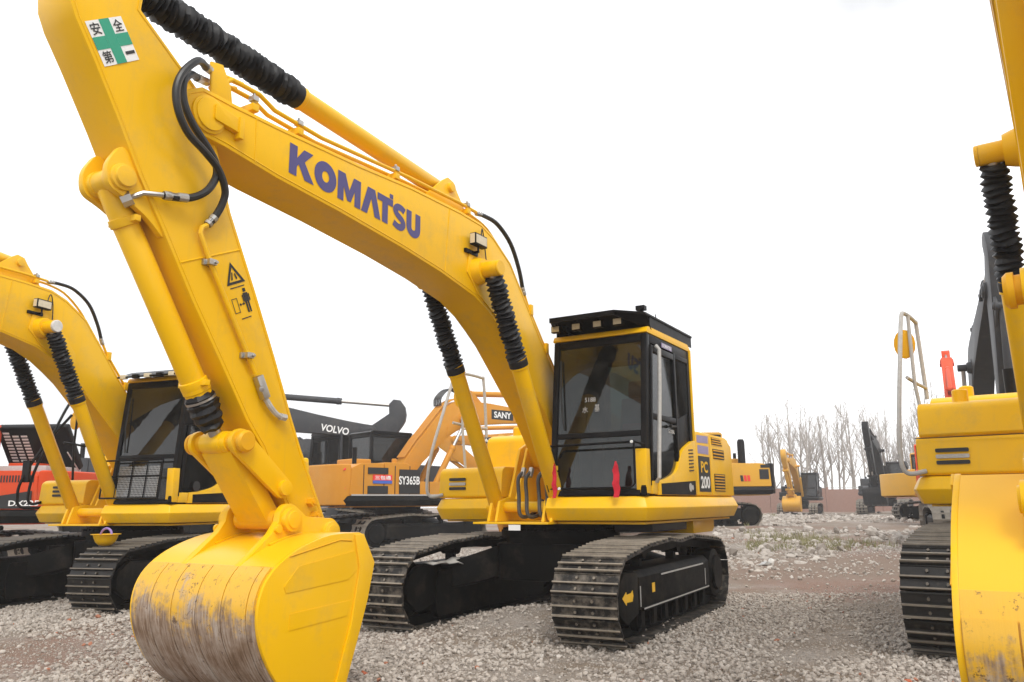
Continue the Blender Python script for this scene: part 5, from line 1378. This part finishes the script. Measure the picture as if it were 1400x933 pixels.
# right-hand background
cat_ = excavator('amber excavator half hidden behind the middle machine, its hood facing left', put(7.2, 33.0), face(-1, -.05),
                 dict(body='cat_yellow', boom_mat='cat_yellow', cw_mat='black_paint', skirt='black_paint', lod=1, scale=1.15, db=R(-10), da=R(-30), shoes='shoe_black'))
cU = cat_['U']
for z0, z1, x0 in ((1.62, 1.95, -2.0), (2.0, 2.1, -2.05)):
    mb = MB(); mb.prism([(x0, z0), (x0, z1), (x0 - .32, z1), (x0 - .32, z0)], 1.43, 1.437); mb.build('vent', 'black_ink', cat_['root'], cU)
for k in range(3):
    mb = MB(); mb.prism([(-1.35 - k * .12, 1.55), (-1.33 - k * .12, 1.75), (-1.42 - k * .12, 1.75), (-1.44 - k * .12, 1.55)], 1.43, 1.437); mb.build('decal', 'decal_red' if k else 'black_ink', cat_['root'], cU)
mb = MB(); mb.lathe((-1.6, .9, 2.1), (-1.6, .9, 3.0), [(0, .13), (.9, .13), (1, .09)], 14); mb.build('air_stack', 'black_paint', cat_['root'], cU)
small = excavator('small amber excavator far off by the brick wall with its bucket lowered', put(21.8, 62.0), face(-.45, -.89),
                  dict(body='black_paint', boom_mat='cat_yellow', skirt='black_paint', lod=1, scale=.98, db=R(0), da=R(-12), shoes='shoe_steel'))
blackf = excavator('black excavator far off with its boom raised and a dark bucket on the ground', put(26.9, 59.0), face(-.5, -.86),
                   dict(body='dark_grey', boom_mat='black_paint', lod=1, scale=1.15, db=R(5), da=R(-7), dk=R(6), shoes='shoe_black'))
yel2 = excavator('yellow excavator house showing between the far black one and the right-hand machine', put(20.3, 38.0), face(1, .1),
                 dict(body='yellow_far', boom_mat='yellow_far', skirt='yellow_far', lod=1, scale=1.0, db=R(-20), da=R(0), shoes='shoe_black'))
side_text(yel2, None, 'KOMATSU', 'grey_wrap', -2.1, 1.95, .7, .12, -1, yel2['U'], -1.432)
mb = MB(); mb.prism([(-1.0, 1.5), (-1.05, 1.72), (-.8, 1.68), (-.75, 1.5)], -1.437, -1.43); mb.build('decal', 'decal_red', yel2['root'], yel2['U'])
grey2 = excavator('dark grey excavator behind the right-hand yellow one, boom raised', put(12.35, 21.0), face(-.40, -.915),
                  dict(body='dark_grey', boom_mat='dark_grey', lod=1, scale=1.05, db=R(14), da=R(2), shoes='shoe_black'))
red2 = excavator('red-orange excavator behind the right-hand one with only its boom end showing', put(17.6, 32.0), face(.48, .88),
                 dict(body='red', boom_mat='red', lod=1, scale=1.0, db=R(40), da=R(-60), shoes='shoe_black'))

# ================================================================ wall, trees
wx0, wy0 = from_uv(-2, 73); wx1, wy1 = from_uv(48, 73)
ang = math.atan2(wy1 - wy0, wx1 - wx0); Lw = math.hypot(wx1 - wx0, wy1 - wy0)
wallr = empty('brick_wall', (wx0, wy0, .32), ang); tag(wallr, 'low red brick wall closing the yard below the bare trees', 'wall')
npan = 10
for k in range(npan):
    mb = MB(); mb.box(k * Lw / npan + .25, (k + 1) * Lw / npan - .01, -.12, .12, -.4, 2.05 + .05 * ((k * 7) % 3 - 1)); mb.build('panel', 'brick_wall', wallr)
    mb = MB(); mb.box(k * Lw / npan, k * Lw / npan + .24, -.17, .17, -.4, 2.2); mb.build('pillar', 'brick_wall', wallr)
mb = MB(); mb.box(0, Lw, -.15, .15, 2.11, 2.16); mb.build('coping', 'grey_wrap', wallr)

def bare_tree(u, v, h, rnd, label):
    x, y = from_uv(u, v)
    r0 = empty('bare_tree', (x, y, .3)); tag(r0, label, 'tree', 'bare trees behind the wall')
    tr = MB(); tw = MB()
    P = [Vector((0, 0, 0))]; lean = Vector((rnd.uniform(-.05, .05), rnd.uniform(-.05, .05), 0))
    for i in range(1, 9):
        P.append(Vector((lean.x * i * h / 8 + rnd.uniform(-.08, .08), lean.y * i * h / 8 + rnd.uniform(-.08, .08), h * i / 8)))
    R0 = .05 + .010 * h * rnd.uniform(.7, 1.2) / 1.2
    tr.tube(P, [R0 * (1 - .88 * i / 8) for i in range(9)], 6)
    def branch(p, d, L, r, depth):
        pts = [p]; q = p.copy()
        for i in range(4):
            d = (d + Vector((rnd.uniform(-.16, .16), rnd.uniform(-.16, .16), .14))).normalized(); q = q + d * L / 4; pts.append(q.copy())
        (tr if depth == 0 else tw).tube(pts, [r, r * .8, r * .6, r * .42, r * .22], 4 if depth else 5)
        if depth < 2:
            for k in range(5 if depth == 0 else 3):
                a = rnd.randint(1, 3); t = pts[a].lerp(pts[a + 1], rnd.random())
                dd = (d + Vector((rnd.uniform(-.9, .9), rnd.uniform(-.9, .9), rnd.uniform(-.1, .5)))).normalized()
                branch(t, dd, L * rnd.uniform(.35, .6), max(.007, r * .45), depth + 1)
    nb = rnd.randint(12, 18)
    for k in range(nb):
        f = rnd.uniform(.22, .96); i = min(7, int(f * 8)); p = P[i].lerp(P[i + 1], f * 8 - i); a = rnd.uniform(0, 6.28)
        branch(p, Vector((math.cos(a) * .6, math.sin(a) * .6, rnd.uniform(.6, 1.2))).normalized(), h * (1.05 - f) * rnd.uniform(.25, .5) + .4, R0 * (1 - .85 * f) * .55 + .006, 0)
    tr.build('trunk', 'bark', r0); tw.build('crown', 'twig', r0)
_t = ['', 'first', 'second', 'third', 'fourth', 'fifth', 'sixth', 'seventh', 'eighth', 'ninth', 'tenth', 'eleventh', 'twelfth', 'thirteenth', 'fourteenth', 'fifteenth', 'sixteenth', 'seventeenth', 'eighteenth', 'nineteenth']
_d = {2: 'twent', 3: 'thirt', 4: 'fort'}
ORD = [(_t[n] if n < 20 else (_d[n // 10] + 'ieth' if n % 10 == 0 else _d[n // 10] + 'y-' + _t[n % 10])) for n in range(1, 50)]
rnd = random.Random(11)
spots = []
for k in range(46):
    px = 1046 + k * 7.9 + rnd.uniform(-4, 4); v = rnd.choice([77, 80, 84, 88]) + rnd.uniform(-1, 1)
    spots.append(((px - 700) / 1092 * .98 * v, v, px))
spots.sort(key=lambda t_: t_[2])
for i, (u, v, px) in enumerate(spots):
    hh = rnd.uniform(8.2, 11.8) * (1.0 if 1050 < px < 1240 else 1.08)
    bare_tree(u, v, hh, rnd, ORD[i] + ' bare tree from the left in the row behind the brick wall')

# ================================================================ gravel
rs = np.random.RandomState(21)
ph = (1 + 5 ** .5) / 2
ICO = np.array([(-1, ph, 0), (1, ph, 0), (-1, -ph, 0), (1, -ph, 0), (0, -1, ph), (0, 1, ph), (0, -1, -ph), (0, 1, -ph), (ph, 0, -1), (ph, 0, 1), (-ph, 0, -1), (-ph, 0, 1)]) / math.hypot(1, ph)
ICF = np.array([(0, 11, 5), (0, 5, 1), (0, 1, 7), (0, 7, 10), (0, 10, 11), (1, 5, 9), (5, 11, 4), (11, 10, 2), (10, 7, 6), (7, 1, 8), (3, 9, 4), (3, 4, 2), (3, 2, 6), (3, 6, 8), (3, 8, 9), (4, 9, 5), (2, 4, 11), (6, 2, 10), (8, 6, 7), (9, 8, 1)])
VAR = [ICO * (1 + rs.uniform(-.28, .22, (12, 1))) + rs.uniform(-.1, .1, (12, 3)) for _ in range(24)]
OCT = np.array([(1, 0, 0), (-1, 0, 0), (0, 1, 0), (0, -1, 0), (0, 0, 1), (0, 0, -1)], float)
OCF = np.array([(0, 2, 4), (2, 1, 4), (1, 3, 4), (3, 0, 4), (2, 0, 5), (1, 2, 5), (3, 1, 5), (0, 3, 5)])
OVAR = [OCT * (1 + rs.uniform(-.35, .3, (6, 1))) + rs.uniform(-.18, .18, (6, 3)) for _ in range(16)]
def scatter(name, label, n, v0, v1, smin, smax, powr, keep=None, flatn=.65, tint=None, sink=.25, pxr=(-80, 1480), grit=False):
    v = np.sqrt(rs.uniform(v0 ** 2, v1 ** 2, n)); px = rs.uniform(pxr[0], pxr[1], n)
    u = (px - 700) / 1092 * v
    x = CXY[0] + RH[0] * u + FH[0] * v; y = CXY[1] + RH[1] * u + FH[1] * v
    m = np.ones(n, bool) if keep is None else keep(x, y, u, v, rs.uniform(0, 1, n))
    x, y, v = x[m], y[m], v[m]; k = len(x)
    s = smin + (smax - smin) * rs.uniform(0, 1, k) ** powr
    q = rs.normal(size=(k, 4)); q /= np.linalg.norm(q, axis=1, keepdims=True)
    w, a, b, c = q.T
    Rm = np.stack([1 - 2 * (b * b + c * c), 2 * (a * b - c * w), 2 * (a * c + b * w), 2 * (a * b + c * w), 1 - 2 * (a * a + c * c), 2 * (b * c - a * w), 2 * (a * c - b * w), 2 * (b * c + a * w), 1 - 2 * (a * a + b * b)], 1).reshape(k, 3, 3)
    SV, SF = (OVAR, OCF) if grit else (VAR, ICF)
    nvp = len(SV[0]); vid = rs.randint(0, len(SV), k)
    P = np.stack(SV)[vid] * rs.uniform(.6, 1.25, (k, 1, 3))
    P = np.einsum('kij,knj->kni', Rm, P) * s[:, None, None] * .5
    P[:, :, 2] *= rs.uniform(flatn, 1, (k, 1))
    zmin = P[:, :, 2].min(1)
    z = height(x, y) - zmin - s * sink * rs.uniform(.3, 1.2, k)
    P += np.stack([x, y, z], 1)[:, None, :]
    F = (SF[None] + (np.arange(k) * nvp)[:, None, None]).reshape(-1, 3)
    o = np_mesh(name, P.reshape(-1, 3), F, 'gravel_stone')
    at = o.data.attributes.new('tint', 'FLOAT', 'POINT')
    tv = rs.uniform(0, 1, k) if tint is None else tint(k)
    at.data.foreach_set('value', np.repeat(tv, nvp).astype(np.float32))
    o.data.shade_flat()
    tag(o, label, 'gravel', None, 'stuff')
    return o
def dirt_mask(x, y):
    # bare, driven-over earth in front of the near track and a few thin patches
    d = np.exp(-(((x - 2.55) / .9) ** 2 + ((y - 1.35) / .55) ** 2)) + .9 * np.exp(-(((x - 4.0) / .9) ** 2 + ((y + 3.2) / .9) ** 2)) + .8 * np.exp(-(((x - 1.0) / 1.3) ** 2 + ((y - 2.9) / .35) ** 2))
    d = d + .85 * np.exp(-(((x + 1.6) / 3.2) ** 2 + ((y - 3.0) / .42) ** 2)) + .95 * np.clip(pnoise(x, y, .8, 44) - .35, 0, 1)
    return np.clip(d + .25 * pnoise(x, y, 1.3, 5), 0, 1)
keep1 = lambda x, y, u, v, r: r > dirt_mask(x, y) * .93
tl_ = lambda k: np.clip(rs.beta(3.2, 2.6, k) * .97 + (rs.uniform(0, 1, k) > .993) * .5, 0, 1)
scatter('gravel', 'loose grey crushed stone covering the near yard', 84000, 5.6, 12.0, .014, .055, 1.9, keep1, tint=tl_)
scatter('grit', 'fine grit and crumbs on the bare trodden earth', 90000, 5.8, 13.0, .008, .022, 1.6, lambda x, y, u, v, r: r < .12 + dirt_mask(x, y), tint=lambda k: np.clip(rs.beta(2.2, 3.0, k), 0, 1), grit=True)
def keep2(x, y, u, v, r):
    red = (pnoise(x, y, .45, 9) > .25) & (u / v > .2)
    return (r > .1 + .82 * np.maximum(red, .72 * soil_at(x, y)))
scatter('gravel', 'smaller grey stones spread over the middle of the yard', 26000, 12.0, 24.0, .030, .085, 2.2, keep2, tint=tl_)
scatter('rubble', 'pale broken rubble heaped across the yard at the right', 15000, 13.0, 60.0, .05, .34, 2.6, lambda x, y, u, v, r: (u / v > .22) & (pnoise(x, y, .45, 12) + .5 * pnoise(x, y, 1.4, 13) > -.15 + .5 * (v < 17)), tint=lambda k: np.clip(rs.beta(2.6, 2.6, k) * .95, 0, 1), sink=.45, flatn=.3, pxr=(960, 1330))
# grass tufts
def tufts():
    n = 5200
    v = np.sqrt(rs.uniform(14 ** 2, 62 ** 2, n)); px = rs.uniform(1010, 1260, n); u = (px - 700) / 1092 * v
    x = CXY[0] + RH[0] * u + FH[0] * v; y = CXY[1] + RH[1] * u + FH[1] * v
    m = pnoise(x, y, .5, 31) > .80; x, y = x[m], y[m]; k = len(x)
    nb = 7; xs = np.repeat(x, nb) + rs.normal(0, .06, k * nb); ys_ = np.repeat(y, nb) + rs.normal(0, .06, k * nb); N = len(xs)
    a = rs.uniform(0, 6.28, N); h = rs.uniform(.06, .22, N); w = rs.uniform(.006, .014, N)
    z = height(xs, ys_)
    A = np.stack([xs - np.cos(a) * w, ys_ - np.sin(a) * w, z], 1); B = np.stack([xs + np.cos(a) * w, ys_ + np.sin(a) * w, z], 1)
    Cc = np.stack([xs + rs.normal(0, .05, N), ys_ + rs.normal(0, .05, N), z + h], 1)
    V = np.stack([A, B, Cc], 1).reshape(-1, 3)
    o = np_mesh('grass', V, np.arange(len(V)).reshape(-1, 3), 'grass_blade'); tag(o, 'thin tufts of yellow-green grass among the rubble', 'grass', None, 'stuff')
tufts()
# single pieces lying about
def chunk(name, label, cat, x, y, s, mat, seed, parts=1, z=None):
    r = random.Random(seed); mb = MB()
    vs = [Vector(VAR[seed % 24][i]) for i in range(12)]
    mb.add([Vector((v.x * s[0], v.y * s[1], v.z * s[2])) * .5 for v in vs], [tuple(f) for f in ICF.tolist()])
    o = mb.build(name, mat, None, None, ang=4)
    o.location = (x, y, (float(height(x, y)) if z is None else z) + s[2] * .33); o.rotation_euler = (r.uniform(-.3, .3), r.uniform(-.3, .3), r.uniform(0, 6))
    tag(o, label, cat); return o
chunk('brick_shard', 'upright orange brick shard standing in the gravel by the big bucket', 'brick', 3.42, -.83, (.07, .06, .11), 'brick_red', 3)
chunk('brick_shard', 'small orange brick bit at the bottom edge right of the bucket', 'brick', 3.62, -.02, (.07, .06, .05), 'brick_red', 5)
chunk('brick_shard', 'brownish brick bit in the gravel just right of the upright shard', 'brick', 3.30, -.56, (.07, .06, .06), 'brick_red', 8)
chunk('brick_shard', 'orange brick bit in gravel before the right-hand track', 'brick', 2.15, 3.72, (.07, .07, .05), 'brick_red', 9)
wl = from_uv(5.35, 17.2)
chunk('concrete_lump', 'white lump of concrete on the red earth right of the middle machine', 'concrete', wl[0], wl[1], (.17, .14, .17), 'stone_pale', 4)
wl = from_uv(5.15, 17.0)
chunk('concrete_lump', 'greyer lump of concrete just left of the white one', 'concrete', wl[0], wl[1], (.30, .2, .12), 'grey_wrap', 14)
chunk('stone', 'pale stone caught between shoes of the right-hand track', 'stone', 1.02, 4.12, (.06, .06, .05), 'stone_pale', 6, z=.86)
# ================================================================ haze
def haze():
    mb = MB(); mb.box(-460, 460, -460, 460, -1.2, 26)
    m = bpy.data.materials.new('haze_air'); m.use_nodes = True; t = m.node_tree; t.nodes.clear()
    o_ = t.nodes.new('ShaderNodeOutputMaterial'); v = t.nodes.new('ShaderNodeVolumePrincipled')
    v.inputs['Color'].default_value = (0.97, 0.98, 1.0, 1); v.inputs['Density'].default_value = 0.0014; v.inputs['Anisotropy'].default_value = 0.0
    link(t, v.outputs[0], o_.inputs['Volume']); MATS['haze_air'] = m
    o = mb.build('haze', 'haze_air'); tag(o, 'thin pale haze over the whole yard', 'haze', None, 'stuff')
haze()
